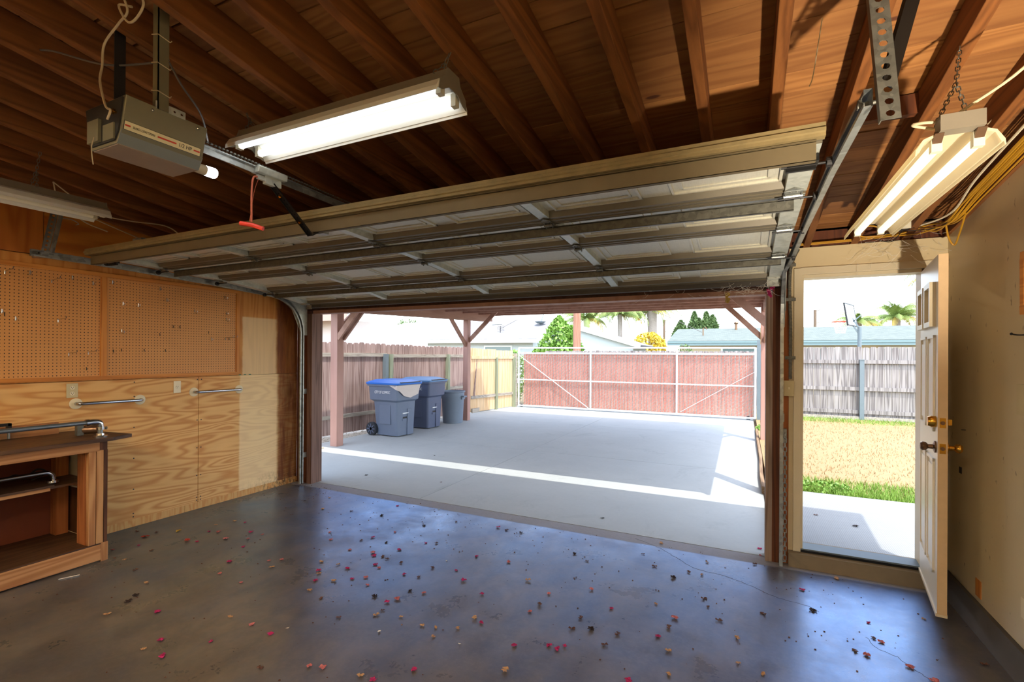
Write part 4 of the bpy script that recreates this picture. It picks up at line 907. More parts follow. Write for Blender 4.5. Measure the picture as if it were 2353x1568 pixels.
for k_, y, z in HOOKS:
    if k_ not in protos:
        o = hook_proto(k_).build('peg_hook', M['ink' if k_ == 'D' else 'chrome']); protos[k_] = o
    else: o = protos[k_].copy(); COL.objects.link(o)
    o.location = (HX_+.0045, y, z); o['label'] = where(y, z, k_); o['category'] = 'hook'; o['group'] = 'hooks on the pegboard'
    if o['label'] in lab_seen:
        l0 = lab_seen[o['label']]
        o['label'] += (', the farther one' if y > l0[1] or z > l0[2] else ', the nearer one')
        l0[0]['label'] = l0[0]['label'].replace(', the nearer one', '').replace(', the farther one', '')+(', the nearer one' if y > l0[1] or z > l0[2] else ', the farther one')
    else: lab_seen[o['label']] = (o, y, z)

# outlets and grab bars
def outlet(y0, y1, z0, z1, label, n):
    r = empty('wall_outlet', label, 'outlet', (XL, (y0+y1)/2, z0))
    MB().box(XL, XL+.007, y0, y1, z0, z1).build('cover_plate', M['ivory' if n == 2 else 'ivory_pale'], r, bevel=.002)
    zs = [(z0+z1)/2+.024, (z0+z1)/2-.024] if n == 2 else [(z0+z1)/2]
    for z in zs:
        s = MB().lathe([(.001, .0095), (.016, .0095), (.017, .006)], (XL, (y0+y1)/2, z), 16, 'X').build('socket', M['ivory_pale'], r)
        yc = (y0+y1)/2
        MB().box(XL+.009, XL+.0102, yc-.008, yc-.0055, z-.001, z+.008).box(XL+.009, XL+.0102, yc+.0055, yc+.008, z-.001, z+.008).cyl((XL+.009, yc, z-.008), (XL+.0102, yc, z-.008), .0028, 8).build('slot', M['ink'], s)
outlet(1.972, 2.048, 1.203, 1.321, 'beige duplex outlet on the plywood under the left pegboard', 2)
outlet(2.792, 2.858, 1.188, 1.303, 'pale single outlet on the plywood between the grab bars', 1)
def grab(y0, y1, z0, z1, label):
    r = empty('grab_bar', label, 'grab bar', (XL, (y0+y1)/2, z0), 'grab bars on the plywood wall'); o_ = .052
    pts = [(XL, y0, z0), (XL+.03, y0, z0)]+bez([(XL+.03, y0, z0), (XL+o_-.004, y0+.012, z0), (XL+o_, y0+.04, z0+(z1-z0)*.08)], 5)+[(XL+o_, y1-.04, z1-(z1-z0)*.08)]+bez([(XL+o_, y1-.04, z1), (XL+o_-.004, y1-.012, z1), (XL+.03, y1, z1)], 5)+[(XL, y1, z1)]
    MB().tube(pts, .0135, 14).build('bar', M['chrome'], r, smooth=True)
    for y, z in ((y0, z0), (y1, z1)): MB().lathe([(.001, .0), (.045, .0), (.045, .004), (.036, .010), (.014, .012)], (XL, y, z), 24, 'X').build('flange', M['ivory_pale'], r, smooth=True)
grab(2.035, 2.505, 1.152, 1.148, 'chrome grab bar with white flanges just above the workbench')
grab(2.985, 3.465, 1.186, 1.184, 'chrome grab bar with white flanges nearer the garage door')

# ================================================================= WORKBENCH
wb = empty('workbench', 'rough pine workbench with open shelves against the left wall', 'workbench', (-4.67, .9, 0))
BX = -4.37; YE = 1.985; BY0 = -1.1
MB().prism([(-4.978, BY0), (-4.34, BY0), (-4.335, 2.0), (-4.40, 2.16), (-4.978, 2.07)], 'Z', .905, .932).build('bench_top', M['bench_top'], wb, bevel=.002)
MB().box(-4.341, -4.337, BY0, 1.99, .906, .926).build('top_edging', M['bench'], wb)
MB().box(BX-.038, BX, BY0, 1.935, .835, .905).build('front_rail', M['bench'], wb, bevel=.002)
MB().box(BX-.038, BX+.001, 1.935, 1.982, .84, .905).build('end_block', M['bench_dark'], wb)
MB().box(BX-.038, BX+.002, BY0, 1.945, .012, .13).build('bottom_rail', M['bench'], wb, bevel=.002)
MB().box(BX-.038, BX+.002, 1.945, 1.99, .0, .14).build('foot_block', M['bench_v'], wb)
MB().box(BX-.04, BX-.001, 1.868, 1.912, .14, .835).build('post', M['bench_v'], wb, bevel=.002)
MB().box(BX-.04, BX-.001, 1.916, 1.960, .14, .84).build('post', M['bench_v'], wb, bevel=.002)
MB().box(BX-.16, BX-.045, 1.865, 1.905, .14, .835).build('post', M['stud_orange'], wb)
MB().box(-4.94, -4.86, 1.865, 1.945, .14, .905).build('post', M['stud_orange'], wb); MB().box(-4.94, -4.86, .4, .48, .14, .905).build('post', M['stud_orange'], wb)
MB().box(BX-.04, BX-.001, .38, .42, .14, .835).build('post', M['bench_v'], wb)
MB().box(-4.975, BX-.002, 1.964, 1.984, .14, .50).build('side_panel', M['bench_dark'], wb); MB().box(-4.975, BX-.002, 1.964, 1.974, .50, .905).build('side_panel', M['ivory_pale'], wb)
MB().box(BX-.012, BX, 1.962, 1.985, .10, .84).build('side_trim', M['bench_dark'], wb)
MB().box(-4.975, -4.955, BY0, 1.96, .14, .905).build('back_panel', plain('reddish back panel', srgb(112, 52, 28), .7, 0, .3, 3), wb)
MB().box(-4.955, BX-.002, BY0, 1.96, .115, .14).build('bottom_shelf', M['bench_top'], wb)
MB().box(-4.955, -4.50, BY0, 1.72, .600, .615).box(-4.955, -4.53, 1.5, 1.955, .583, .600).build('middle_shelf', M['bench_top'], wb, bevel=.001)
MB().box(-4.92, -4.435, 1.905, 1.945, .545, .583).build('shelf_cleat', M['bench'], wb); MB().box(-4.955, -4.51, BY0, 1.70, .575, .600).build('shelf_lip', M['bench'], wb)
# pipe assembly on the bench
pp = empty('pipe_clamp', 'long galvanised pipe with elbow and floor flange lying on the bench top', 'pipe', (-4.45, 1.96, .932))
PX_ = -4.45; pz = 1.048
MB().tube([(PX_, BY0+.3, pz), (PX_, 1.90, pz)], .0165, 16).build('pipe', M['pipe'], pp, smooth=True)
MB().tube(bez([(PX_, 1.885, pz), (PX_, 1.93, pz), (PX_, 1.962, pz-.008), (PX_, 1.972, pz-.035), (PX_, 1.972, pz-.05)], 5), .0225, 16).tube([(PX_, 1.88, pz), (PX_, 1.90, pz)], .026, 16).tube([(PX_, 1.972, pz-.045), (PX_, 1.972, pz-.062)], .026, 16).build('elbow', M['chrome'], pp, smooth=True)
MB().cyl((PX_, 1.972, .945), (PX_, 1.972, pz-.05), .0165, 16).build('nipple', M['pipe'], pp, smooth=True)
MB().lathe([(.001, 0), (.047, 0), (.047, .007), (.027, .011), (.025, .026), (.017, .026)], (PX_, 1.972, .932), 24).build('flange', M['chrome'], pp, smooth=True)
gr = empty('pipe_fitting', 'dark cast pipe fitting with a cylinder behind the pipe elbow', 'fitting', (-4.60, 1.97, .932))
MB().cyl((-4.66, 1.93, .972), (-4.58, 2.02, .972), .032, 16).cyl((-4.62, 1.96, .99), (-4.60, 2.04, 1.03), .016, 12).build('cylinder', M['bronze'], gr, smooth=True)
MB().box(-4.66, -4.62, 1.90, 1.94, .934, 1.03).cyl((-4.59, 2.02, .98), (-4.55, 2.06, .98), .012, 8).build('jaw', M['galv_dark'], gr)
MB().box(-4.63, -4.61, 1.935, 1.975, 1.03, 1.034).build('red_tag', M['pet_m'], gr)
wbk = MB().prism([(1.1, .932), (1.9, .932), (1.9, 1.020), (1.1, 1.020)], 'X', -4.95, -4.91).build('wood_block', M['bench']); tag(wbk, 'brown board standing along the back of the bench', 'board')
vs = empty('bench_clamp', 'dark metal clamp at the left photo edge on the bench', 'clamp', (-4.85, 1.54, .932))
MB().box(-4.87, -4.83, 1.50, 1.535, .934, 1.055).box(-4.87, -4.83, 1.50, 1.60, 1.035, 1.055).box(-4.87, -4.83, 1.58, 1.60, .99, 1.055).build('frame', M['black'], vs); MB().cyl((-4.85, 1.59, .94), (-4.85, 1.59, 1.0), .008, 8).build('screw', M['galv'], vs)
gb = empty('loose_grab_bar', 'loose chrome grab bar lying on the bench shelf', 'grab bar', (-4.62, 1.72, .615))
MB().tube([(-4.60, 1.0, .695), (-4.60, 1.66, .695)]+bez([(-4.60, 1.66, .695), (-4.60, 1.715, .692), (-4.60, 1.745, .668), (-4.60, 1.752, .63)], 6), .0155, 14).build('bar', M['chrome'], gb, smooth=True)
for z_ in (.6155, .624): MB().lathe([(.001, 0), (.037, 0), (.038, .003), (.036, .008), (.001, .008)], (-4.60, 1.745, z_), 24).build('flange', M['chrome'], gb, smooth=True)
blk = MB().tube(bez([(-4.8, 1.50, .625), (-4.78, 1.60, .68), (-4.8, 1.66, .64), (-4.76, 1.72, .70), (-4.78, 1.78, .66), (-4.8, 1.70, .62)], 6), .007, 6).build('coiled_cable', M['dark_plastic'], smooth=True); tag(blk, 'black cable coiled at the back of the bench shelf', 'cable')

# ================================================================= RIGHT WALL THINGS
wfm = empty('wall_cabinet', 'orange wood framed cabinet cut by the right edge of the photo', 'cabinet', (1.2, 2.9, 1.8))
MB().box(1.205, XR, 2.6, 3.19, 1.79, 1.83).box(1.205, XR, 2.6, 3.19, 2.055, 2.095).box(1.205, XR, 3.15, 3.19, 1.83, 2.055).build('frame', M['frame_wood'], wfm, bevel=.002); MB().box(1.225, XR, 2.6, 3.15, 1.83, 2.055).build('back_panel', M['bench_dark'], wfm)
sb = MB().box(1.222, XR, 3.085, 3.125, .15, 1.79).build('wall_batten', M['frame_wood_v']); tag(sb, 'orange upright batten at the right edge of the photo', 'batten')
hk = MB().tube(bez([(XR-.003, 3.02, 1.69), (1.215, 3.10, 1.69), (1.205, 3.20, 1.692), (1.20, 3.26, 1.70)], 5), .004, 6).sphere((1.20, 3.255, 1.70), .007, 8).build('wall_hook', M['black'], smooth=True); tag(hk, 'thin black metal hook sticking out from the right wall', 'hook')
ds = MB().tube([(XR, 3.93, 1.13), (XR-.02, 3.93, 1.13)], .004, 6).build('wall_nail', M['galv_dark']); tag(ds, 'small nail in the right wall behind the open door', 'nail')
lf = MB().box(XR-.026, XR-.001, 3.16, 3.24, 1.30, 1.45).build('wall_plate', M['ivory']); tag(lf, 'beige plate at the right edge of the photo, mid height', 'plate')

# ================================================================= PETALS AND LEAVES ON THE FLOOR
PETALS = [('b',-4.82,2.41),('r',-4.62,2.37),('b',-4.64,2.47),('y',-4.5,2.57),('m',-4.45,2.24),('p',-4.54,2.1),('b',-4.34,2.02),('t',-4.24,2.04),('b',-4.25,2.23),('r',-4.21,2.48),('m',-4.11,2.5),('t',-4.36,2.82),('t',-4.3,2.96),('m',-4.18,2.98),('m',-4.25,2.69),('p',-4.17,2.72),('p',-3.96,2.65),('p',-3.79,2.73),('m',-3.91,2.84),('p',-3.77,2.85),('m',-3.67,2.6),('m',-3.5,2.37),('p',-3.25,2.51),('p',-3.18,2.57),('p',-3.37,2.21),('p',-3.11,2.19),('t',-3.13,2.45),('t',-3.85,3.59),('t',-4.08,3.9),('b',-3.54,3.67),('d',-4.23,3.7),('t',-3.68,1.9),('b',-3.97,1.98),('t',-3.45,1.57),('d',-3.55,1.77),('d',-3.51,1.71),('m',-3.21,1.72),('m',-2.88,1.56),('m',-2.62,1.67),('m',-2.72,1.48),('t',-2.87,1.47),('p',-2.57,1.88),('m',-2.39,1.86),('w',-2.36,1.95),('t',-2.76,1.88),('p',-3.29,3.15),('p',-3.15,3.03),('m',-2.87,3.23),('p',-2.85,2.94),('m',-2.6,2.94),('m',-2.5,3.12),('m',-3.24,4.01),('d',-3.18,3.7),('d',-2.65,3.66),('m',-2.39,3.33),('b',-2.31,3.37),('t',-2.88,2.68),('t',-2.73,2.7),('m',-2.62,2.68),('m',-2.48,2.82),('p',-2.42,2.79),('m',-2.78,2.56),('t',-2.74,2.53),('m',-2.68,2.44),('t',-2.56,2.49),('m',-2.47,2.57),('p',-2.4,2.63),('p',-2.31,2.55),('t',-2.6,2.32),('b',-2.45,2.28),('d',-2.16,2.45),('m',-2.04,2.43),('t',-2.0,2.28),('t',-1.85,2.33),('b',-2.18,2.16),('m',-2.19,2.79),('m',-1.89,3.01),('m',-1.76,2.9),('w',-2.04,3.12),('b',-2.07,2.97),('m',-1.88,3.29),('m',-2.02,3.93),('b',-1.92,3.9),('p',-1.61,3.31),('b',-2.44,3.88),('d',-2.0,2.61),('b',-2.07,2.8),('m',-1.55,2.79),('t',-1.45,2.52),('m',-1.39,2.49),('t',-1.48,2.38),('t',-1.6,2.33),('t',-1.56,2.25),('t',-1.68,2.31),('w',-1.87,2.15),('w',-1.39,2.26),('m',-1.12,2.38),('m',-1.48,1.97),('t',-1.69,1.82),('m',-1.61,1.82),('p',-1.9,1.78),('p',-1.97,1.76),('t',-1.07,2.17),('b',-2.18,1.64),('b',-2.53,2.96),('b',-2.47,2.94),('b',-2.33,2.93),('p',-1.9,2.63),('b',-2.0,2.34),('p',-2.01,2.49),('b',-2.91,3.13),('p',-2.65,2.98),('p',-2.78,3.41),('d',-2.69,3.19),('d',-1.78,3.9),('t',-1.36,3.1),('d',-1.21,3.68),('p',-0.92,3.17),('p',-1.16,2.99),('p',-1.18,2.73),('b',-0.88,2.8),('m',-0.74,2.99),('t',-0.5,3.17),('d',-0.45,3.6),('t',-0.27,3.74),('t',-0.25,3.98),('b',0.08,4.11),('p',0.12,4.31),('m',0.36,3.8),('d',0.39,3.52),('t',0.6,4.1),('b',-0.2,3.28),('b',-0.23,3.38),('p',-0.37,3.05),('b',-0.13,3.14),('b',0.11,3.34),('d',-0.79,2.71),('b',-0.64,2.73),('m',-0.43,2.81),('t',-0.03,2.99),('t',-0.36,2.7),('m',-0.95,2.46),('m',-0.9,2.45),('m',-0.87,2.49),('m',-1.12,2.37),('m',-0.5,2.36),('t',-0.33,2.5),('t',-0.02,2.75),('t',0.09,2.71),('m',0.67,3.51),('p',0.69,3.3),('p',0.59,3.12),('t',0.98,3.71),('p',0.77,3.1),('p',0.84,3.02),('b',1.12,3.3),('b',-0.68,2.6),('b',-0.89,2.67),('b',-1.16,2.84),('b',-0.39,2.93),('b',-0.36,3.74),('b',-0.72,3.92),('b',-1.08,3.59),('b',-0.6,3.73),('b',0.54,3.14),('b',0.66,3.33),('t',-0.62,4.21),('d',-4.34,6.26),('d',-4.42,4.84),('b',-3.36,4.99),('w',-2.8,4.12),('w',-2.36,4.5),('y',-6.32,5.88),('m',0.12,4.45),('d',-1.23,4.6),('b',0.62,5.4),('d',0.9,5.2),('m',0.43,5.1)]
random.seed(21)
def petal_mb(kind):
    m = MB(); sc = {'m': .017, 'p': .017, 'b': .016, 't': .018, 'd': .02, 'r': .024, 'y': .022, 'w': .013}[kind]
    nb = {'m': 3, 'p': 3, 'b': 2, 't': 2, 'd': 3, 'r': 3, 'y': 2, 'w': 1}[kind]
    for q in range(nb):
        a0 = 2*pi*q/nb+random.uniform(-.3, .3); l = sc*random.uniform(1.0, 1.45); w = sc*random.uniform(.7, 1.05); cu = random.uniform(.3, .9); K = 6; rows = []
        for i in range(K+1):
            t = i/K; ww = w*sin(pi*min(1, t*.92+.04))**.7; zc = .004+sc*cu*sin(t*pi*.75)*.9
            rows.append([Vector((t*l, s_*ww, zc+(abs(s_)*sc*.35*random.uniform(.5, 1.2)))) for s_ in (-1, -.4, .4, 1)])
        R2 = Matrix.Rotation(a0, 4, 'Z')
        for i in range(K):
            for j in range(3): m.quad(*[R2 @ p for p in (rows[i][j], rows[i][j+1], rows[i+1][j+1], rows[i+1][j])])
    if kind in 'bdr': m.tube([(0, 0, .006), (-sc*1.3, sc*.3, .008)], .0008, 4)
    ax_ = [random.uniform(-1, 1) for _ in range(3)]
    for p in m.v:
        d_ = noise.noise_vector(Vector(p)*(2.2/sc)+Vector(ax_)*9); p += Vector((d_.x, d_.y, abs(d_.z)*1.2))*sc*.75
    zm = min(p.z for p in m.v)
    for p in m.v: p.z = (p.z-zm)*.6+.0004
    return m
KN = dict(m='crumpled magenta bougainvillea bract', p='faded pink bougainvillea bract', b='small dry brown leaf', t='curled tan leaf', d='dark shrivelled leaf', r='dry red leaf', y='yellowed dry leaf', w='small white paper scrap')
CAT = dict(m='petal', p='petal', b='leaf', t='leaf', d='leaf', r='leaf', y='leaf', w='paper scrap')
NM = dict(m='bougainvillea_bract', p='bougainvillea_bract', b='dry_leaf', t='dry_leaf', d='dry_leaf', r='dry_leaf', y='dry_leaf', w='paper_scrap')
prot = {}
def region(x, y):
    if y > D+.08: return 'on the sunlit driveway beyond the door line' if x < .3 else 'on the walkway outside the entry door'
    if x < -3.6: return 'on the slab beside the workbench' if y < 2.6 else 'on the slab beside the left plywood wall'
    if x > .25: return 'on the slab before the entry door'
    a = 'near the driveway joint' if y > 3.15 else ('in the middle of the slab' if y > 2.35 else 'at the front of the slab')
    b = 'left of centre' if x < -2.1 else ('around the centre' if x < -1.0 else 'right of centre')
    return f'{a}, {b}'
for k_, x, y in PETALS:
    if (k_, 0) not in prot:
        for v_ in range(6): prot[(k_, v_)] = None
    v_ = random.randrange(6)
    if prot[(k_, v_)] is None:
        o = petal_mb(k_).build(NM[k_], M['pet_'+k_]); prot[(k_, v_)] = o
        if k_ != 'w': so_ = o.modifiers.new('solid', 'SOLIDIFY'); so_.thickness = .0006
    else: o = prot[(k_, v_)].copy(); COL.objects.link(o)
    s_ = random.uniform(.55, .9); z0 = 0.0 if y < D+.08 or x < .3 else .07
    o.location = (x, y, z0+.0008); o.rotation_euler = (0, 0, random.uniform(0, 6.28)); o.scale = (s_, s_, s_)
    r_ = region(x, y); o['label'] = f'{KN[k_]} lying {r_}'; o['category'] = CAT[k_]; o['group'] = f'{KN[k_]}s {r_}'
# fine grit
gt = MB()
for i in range(520):
    x = random.uniform(-4.3, 1.1); y = random.uniform(1.2, 4.2) if i % 3 else random.uniform(3.2, 4.2)
    if i > 430: x = random.uniform(-4.95, -4.2); y = random.uniform(3.6, 4.2)
    r = random.uniform(.001, .0035); gt.box(x-r, x+r*1.6, y-r, y+r, .0002, r)
o = gt.build('grit', M['pet_b']); tag(o, 'fine grit and crumbs scattered on the garage slab', 'debris', kind='stuff')
stick = MB().bar((-4.275, 1.66, .004), (-4.23, 1.76, .004), .004, .004).build('match_stick', M['pet_w']); tag(stick, 'pale matchstick on the slab in front of the bench', 'stick')
hl = petal_mb('t').build('hanging_leaf', M['pet_y']); hl.location = (-.132, 4.13, 2.035); hl.rotation_euler = (0, 1.4, .6); hl.scale = (1.8,)*3; tag(hl, 'orange dry leaf dangling on a cobweb under the door', 'leaf')
for i, (x, z, lb) in enumerate(((.165, 2.105, 'upper pink bract caught in the cobweb by the right track'), (.155, 2.05, 'lower pink bract caught in the cobweb by the right track'))):
    o = petal_mb('m').build('bougainvillea_bract', M['pet_m']); o.location = (x, 4.12, z); o.rotation_euler = (1.2, .3*i, 1); o.scale = (1.7,)*3; tag(o, lb, 'petal')
# ================================================================= OUTDOORS: GROUND
CURBX = .21
gp = MB().box(-60, 60, D+.2, 90, -.25, -.06).build('ground', M['soil']); tag(gp, 'bare ground of the neighbourhood beyond the fences', 'ground', kind='structure')
jb_ = MB().box(-7.6, CURBX, D+.07, 13.75, -.12, -.02).build('joint_bed', M['joint']); tag(jb_, 'dark joints between the driveway slabs', 'driveway joint', kind='structure')
m = MB(); xs = [-6.72, -3.19, CURBX-.004]; ys = [D+.084, 7.33, 10.55, 13.7]
for xa, xb in zip(xs, xs[1:]):
    for ya, yb in zip(ys, ys[1:]): m.box(xa+.004, xb-.004, ya+.004, yb-.004, -.1, 0)
o = m.build('driveway', M['drive']); tag(o, 'concrete driveway under the carport in front of the garage', 'driveway', kind='structure')
o = MB().prism([(-7.6, D+.15), (-6.72, D+.15), (-6.72, 13.4), (-7.2, 13.4)], 'Z', -.10, -.012).build('gravel_bed', M['gravel']); tag(o, 'gravel strip between the driveway and the left fence', 'gravel bed', kind='structure')
random.seed(4); m = MB()
for i in range(900):
    y = random.uniform(4.6, 10.5); x = random.uniform(-7.35, -6.74); r = random.uniform(.006, .018)
    m.sphere((x, y, -.01+r*.4), r, 4, (1.2, 1, .7))
o = m.build('gravel', M['gravel']); tag(o, 'loose pebbles along the foot of the left fence', 'gravel', kind='stuff')
cb_ = MB()
pts = [(.205, 6.25), (.20, 7.0), (.225, 8.2), (.22, 9.6), (.235, 11.55)]
for (xa, ya), (xb, yb) in zip(pts, pts[1:]): cb_.hexa([(xa-.018, ya, -.05), (xa+.02, ya, -.05), (xb+.02, yb, -.05), (xb-.018, yb, -.05), (xa-.018, ya, .085), (xa+.02, ya, .085), (xb+.02, yb, .085), (xb-.018, yb, .085)])
o = cb_.build('edging_board', M['curb_wood']); tag(o, 'weathered wooden edging board along the right side of the driveway', 'edging', kind=None)
o = MB().box(CURBX+.02, 6, D+.075, 6.30, -.1, .07).build('walkway', M['walk']); tag(o, 'broom finished concrete walkway outside the entry door', 'walkway', kind='structure')
o = MB().box(CURBX+.045, 6.5, 6.30, 14.25, -.1, .055)
def lawn_mat():
    mt, n, b = newmat('lawn'); s = sepc(n); f = noisen(n, coords(n), 2.2, 5, .7); f2 = noisen(n, coords(n), 30, 4, .7)
    c = mixc(n, f2, srgb(120, 96, 62), srgb(172, 146, 102)); g = mathn(n, 'SUBTRACT', 1.0, step(n, mathn(n, 'ADD', s[1], f), 7.35, .45))
    c = mixc(n, mathn(n, 'MULTIPLY', g, .8), c, srgb(98, 124, 44)); far = step(n, s[1], 13.4, .5); c = mixc(n, mathn(n, 'MULTIPLY', far, mathn(n, 'MULTIPLY', f, .8)), c, srgb(130, 150, 70))
    n.links.new(c, b.inputs['Base Color']); b.inputs['Roughness'].default_value = .9; return mt
lawn = o.build('lawn_ground', lawn_mat()); tag(lawn, 'dry lawn ground beyond the walkway', 'lawn', kind='structure')
def blades(n_, x0, x1, y0f, h0, h1, mat, name, label):
    m = MB()
    for i in range(n_):
        x = random.uniform(x0, x1); y = y0f(); h = random.uniform(h0, h1); a = random.uniform(0, pi); w = .0035+.0006*y*.3; dx, dy = cos(a)*w, sin(a)*w; lx, ly = random.uniform(-.6, .6)*h, random.uniform(-.6, .6)*h
        m.poly([(x-dx, y-dy, .05), (x+dx, y+dy, .05), (x+lx, y+ly, .055+h)])
    o = m.build(name, M[mat]); tag(o, label, 'grass', kind='stuff')
blades(9000, .3, 5.0, lambda: 6.5+7.6*random.random()**1.3, .02, .05, 'grass_dry', 'dry_grass', 'dry straw coloured grass of the lawn')
blades(7500, .45, 4.0, lambda: 6.32+.75*random.random()**1.6, .03, .085, 'grass_green', 'green_grass', 'fresh green grass along the walkway edge')
blades(2200, .6, 5.0, lambda: 13.3+.85*random.random(), .03, .09, 'grass_green', 'green_grass', 'green grass at the foot of the far grey fence')
def leafmass(pts_fn, n_, size, mat, m=None):
    m = m or MB()
    for i in range(n_):
        p, nrm_ = pts_fn(); p = Vector(p); a = Vector((random.uniform(-1, 1), random.uniform(-1, 1), random.uniform(-1, 1))).normalized(); b = a.cross(Vector((random.uniform(-1, 1), random.uniform(-1, 1), random.uniform(-1, 1)))).normalized(); s_ = size*random.uniform(.6, 1.3)
        m.quad(p-a*s_, p-b*s_*.55, p+a*s_, p+b*s_*.55)
    return m
def ell(c, r, fill=.35):
    def f():
        while True:
            v = Vector((random.gauss(0, 1), random.gauss(0, 1), random.gauss(0, 1)))
            if v.length > .01: break
        v.normalize(); k = 1-fill*random.random()**1.5; k *= 1+.14*noise.noise(v*2.3+Vector(c)); return (c[0]+v.x*r[0]*k, c[1]+v.y*r[1]*k, c[2]+v.z*r[2]*k), v
    return f
def cone(c, r, h, fill=.3):
    def f():
        t = random.random()**.8; a = random.uniform(0, 2*pi); rr = r*(1-t)**.75*(1-fill*random.random())*(1+.15*sin(a*5+t*9)); return (c[0]+rr*cos(a), c[1]+rr*sin(a), c[2]+t*h), None
    return f
o = leafmass(ell((.80, 6.50, .09), (.30, .14, .07)), 420, .022, None).build('clover', M['leaf']); tag(o, 'low leafy green weed at the left corner of the lawn', 'weed', kind='stuff')
o = leafmass(ell((.33, 11.3, .07), (.12, .2, .09)), 160, .03, None).build('weed', M['leaf']); tag(o, 'green weed beside the end of the edging board', 'weed', kind='stuff')

# ================================================================= CARPORT
cp = empty('carport', 'maroon painted timber carport over the driveway', 'carport', (-2.9, 8, 0))
bx_ = lambda y: -6.33+(y-6.1)*.075
zb = lambda y: 2.305+.026*(y-6.1)
def post(x, y, w, nm='post'): return MB().box(x-w/2, x+w/2, y-w/2, y+w/2, 0, zb(y)+.16).build(nm, M['carport_post'], cp, bevel=.004)
post(-6.30, 6.17, .15); post(-6.02, 10.0, .13); post(.335, 6.17, .13)
fp = post(.335, 10.0, .13); MB().box(.262, .268, 9.93, 10.07, 1.80, 2.30).build('bare_patch', M['fence_new'], fp)
for off in (-.09, .06): MB().hexa([(bx_(5.1)+off, 5.1, zb(5.1)), (bx_(5.1)+off+.038, 5.1, zb(5.1)), (bx_(11)+off+.038, 11.0, zb(11)), (bx_(11)+off, 11.0, zb(11)), (bx_(5.1)+off, 5.1, zb(5.1)+.23), (bx_(5.1)+off+.038, 5.1, zb(5.1)+.23), (bx_(11)+off+.038, 11.0, zb(11)+.23), (bx_(11)+off, 11.0, zb(11)+.23)]).build('beam', M['carport'], cp)
MB().hexa([(.30, 5.1, zb(5.1)), (.338, 5.1, zb(5.1)), (.338, 11, zb(11)), (.30, 11, zb(11)), (.30, 5.1, zb(5.1)+.23), (.338, 5.1, zb(5.1)+.23), (.338, 11, zb(11)+.23), (.30, 11, zb(11)+.23)]).build('beam', M['carport'], cp)
zj = lambda y: zb(y)+.145
y = 5.12
while y < 11.1:
    MB().box(bx_(y)-.16, .345, y, y+.038, zj(y), zj(y)+.14).build('joist', M['carport'], cp)
    y += .655
dkm = MB().hexa([(bx_(5.1)-.16, 5.10, zj(5.1)+.141), (.345, 5.10, zj(5.1)+.141), (.345, 11.08, zj(11)+.141), (bx_(11)-.16, 11.08, zj(11)+.141), (bx_(5.1)-.16, 5.10, zj(5.1)+.165), (.345, 5.10, zj(5.1)+.165), (.345, 11.08, zj(11)+.165), (bx_(11)-.16, 11.08, zj(11)+.165)]); dkm.build('roof_deck', M['carport'], cp)
def brace(a, b, w=.04, h=.09, up=(0, 0, 1)): return MB().bar(a, b, w, h, up, .03).build('brace', M['carport'], cp)
brace((-6.22, 6.12, 1.86), (-5.66, 6.12, 2.46)); brace((-6.38, 6.22, 1.95), (-6.36, 6.72, 2.40), .04, .09)
brace((-6.22, 6.24, 1.86), (-5.66, 6.24, 2.46))
brace((-5.95, 10.0, 1.92), (-5.22, 10.0, 2.60)); brace((-6.02, 9.93, 1.82), (-6.06, 9.30, 2.45))
brace((.28, 10.0, 1.93), (-.36, 10.0, 2.58)); brace((.28, 6.17, 1.90), (-.32, 6.17, 2.48)); brace((.33, 9.93, 1.88), (.33, 9.35, 2.45))

# ================================================================= FENCES
def picket(x0, x1, z0, z1, t=.018, ear=True):
    e = min(.03, (x1-x0)*.25); pts = [(x0, z0), (x1, z0), (x1, z1-e), (x1-e, z1), (x0+e, z1), (x0, z1-e)] if ear else [(x0, z0), (x1, z0), (x1, z1), (x0, z1)]
    return MB().prism(pts, 'Y', 0, t)
def fence(root, A, B, w, ztop, mat, ear=True, gap=.006, z0=.02, sag=None):
    A = Vector((*A, 0)); B = Vector((*B, 0)); L = (B-A).length; d = (B-A)/L; nr = Vector((-d.y, d.x, 0)); n_ = int(L/w); p = L/n_
    for i in range(n_):
        zt = ztop(i/n_) if callable(ztop) else ztop
        zt += random.uniform(-.012, .012); Mx = Matrix(((d.x, nr.x, 0, A.x), (d.y, nr.y, 0, A.y), (0, 0, 1, 0), (0, 0, 0, 1)))
        lean = random.uniform(-.004, .004)
        picket(i*p+gap/2, (i+1)*p-gap/2, z0, zt, .018, ear).xf(Mx).build('picket', M[mat], root)
fl = empty('wooden_fence', 'weathered maroon-grey picket fence along the left side of the driveway', 'fence', (-7.1, 8, 0)); random.seed(9)
F = [(-7.42, 4.55), (-7.16, 6.6), (-7.02, 8.25), (-6.93, 9.4), (-6.84, 10.4), (-6.72, 11.2)]
for i, (a, b) in enumerate(zip(F, F[1:])): fence(fl, b, a, .142, (lambda t, i=i: [1.80, 1.805, 1.79, 1.775, 1.77][i]), 'fence')
for (a, b) in zip(F, F[1:]):
    for z in ((1.56, .36) if b[1] < 8.4 else (1.54, .72)):
        MB().bar((a[0]+.035, a[1], z), (b[0]+.035, b[1], z), .035, .075 if z > 1 else .07).build('fence_rail', M['rail_grey'], fl)
for x, y, mt in ((-6.95, 8.18, 'steel_grey'), (-6.93, 8.31, 'post_green'), (-6.79, 10.35, 'post_green')): MB().box(x-.045, x+.045, y-.045, y+.045, -.02, 1.58).build('fence_post', M[mt], fl)
fn = empty('wooden_fence', 'newer pale yellow board fence between carport and gate', 'fence', (-6.6, 12.2, 0))
fence(fn, (-6.34, 13.2), (-6.66, 11.25), .14, lambda t: 1.70+.05*t, 'fence_new', False)
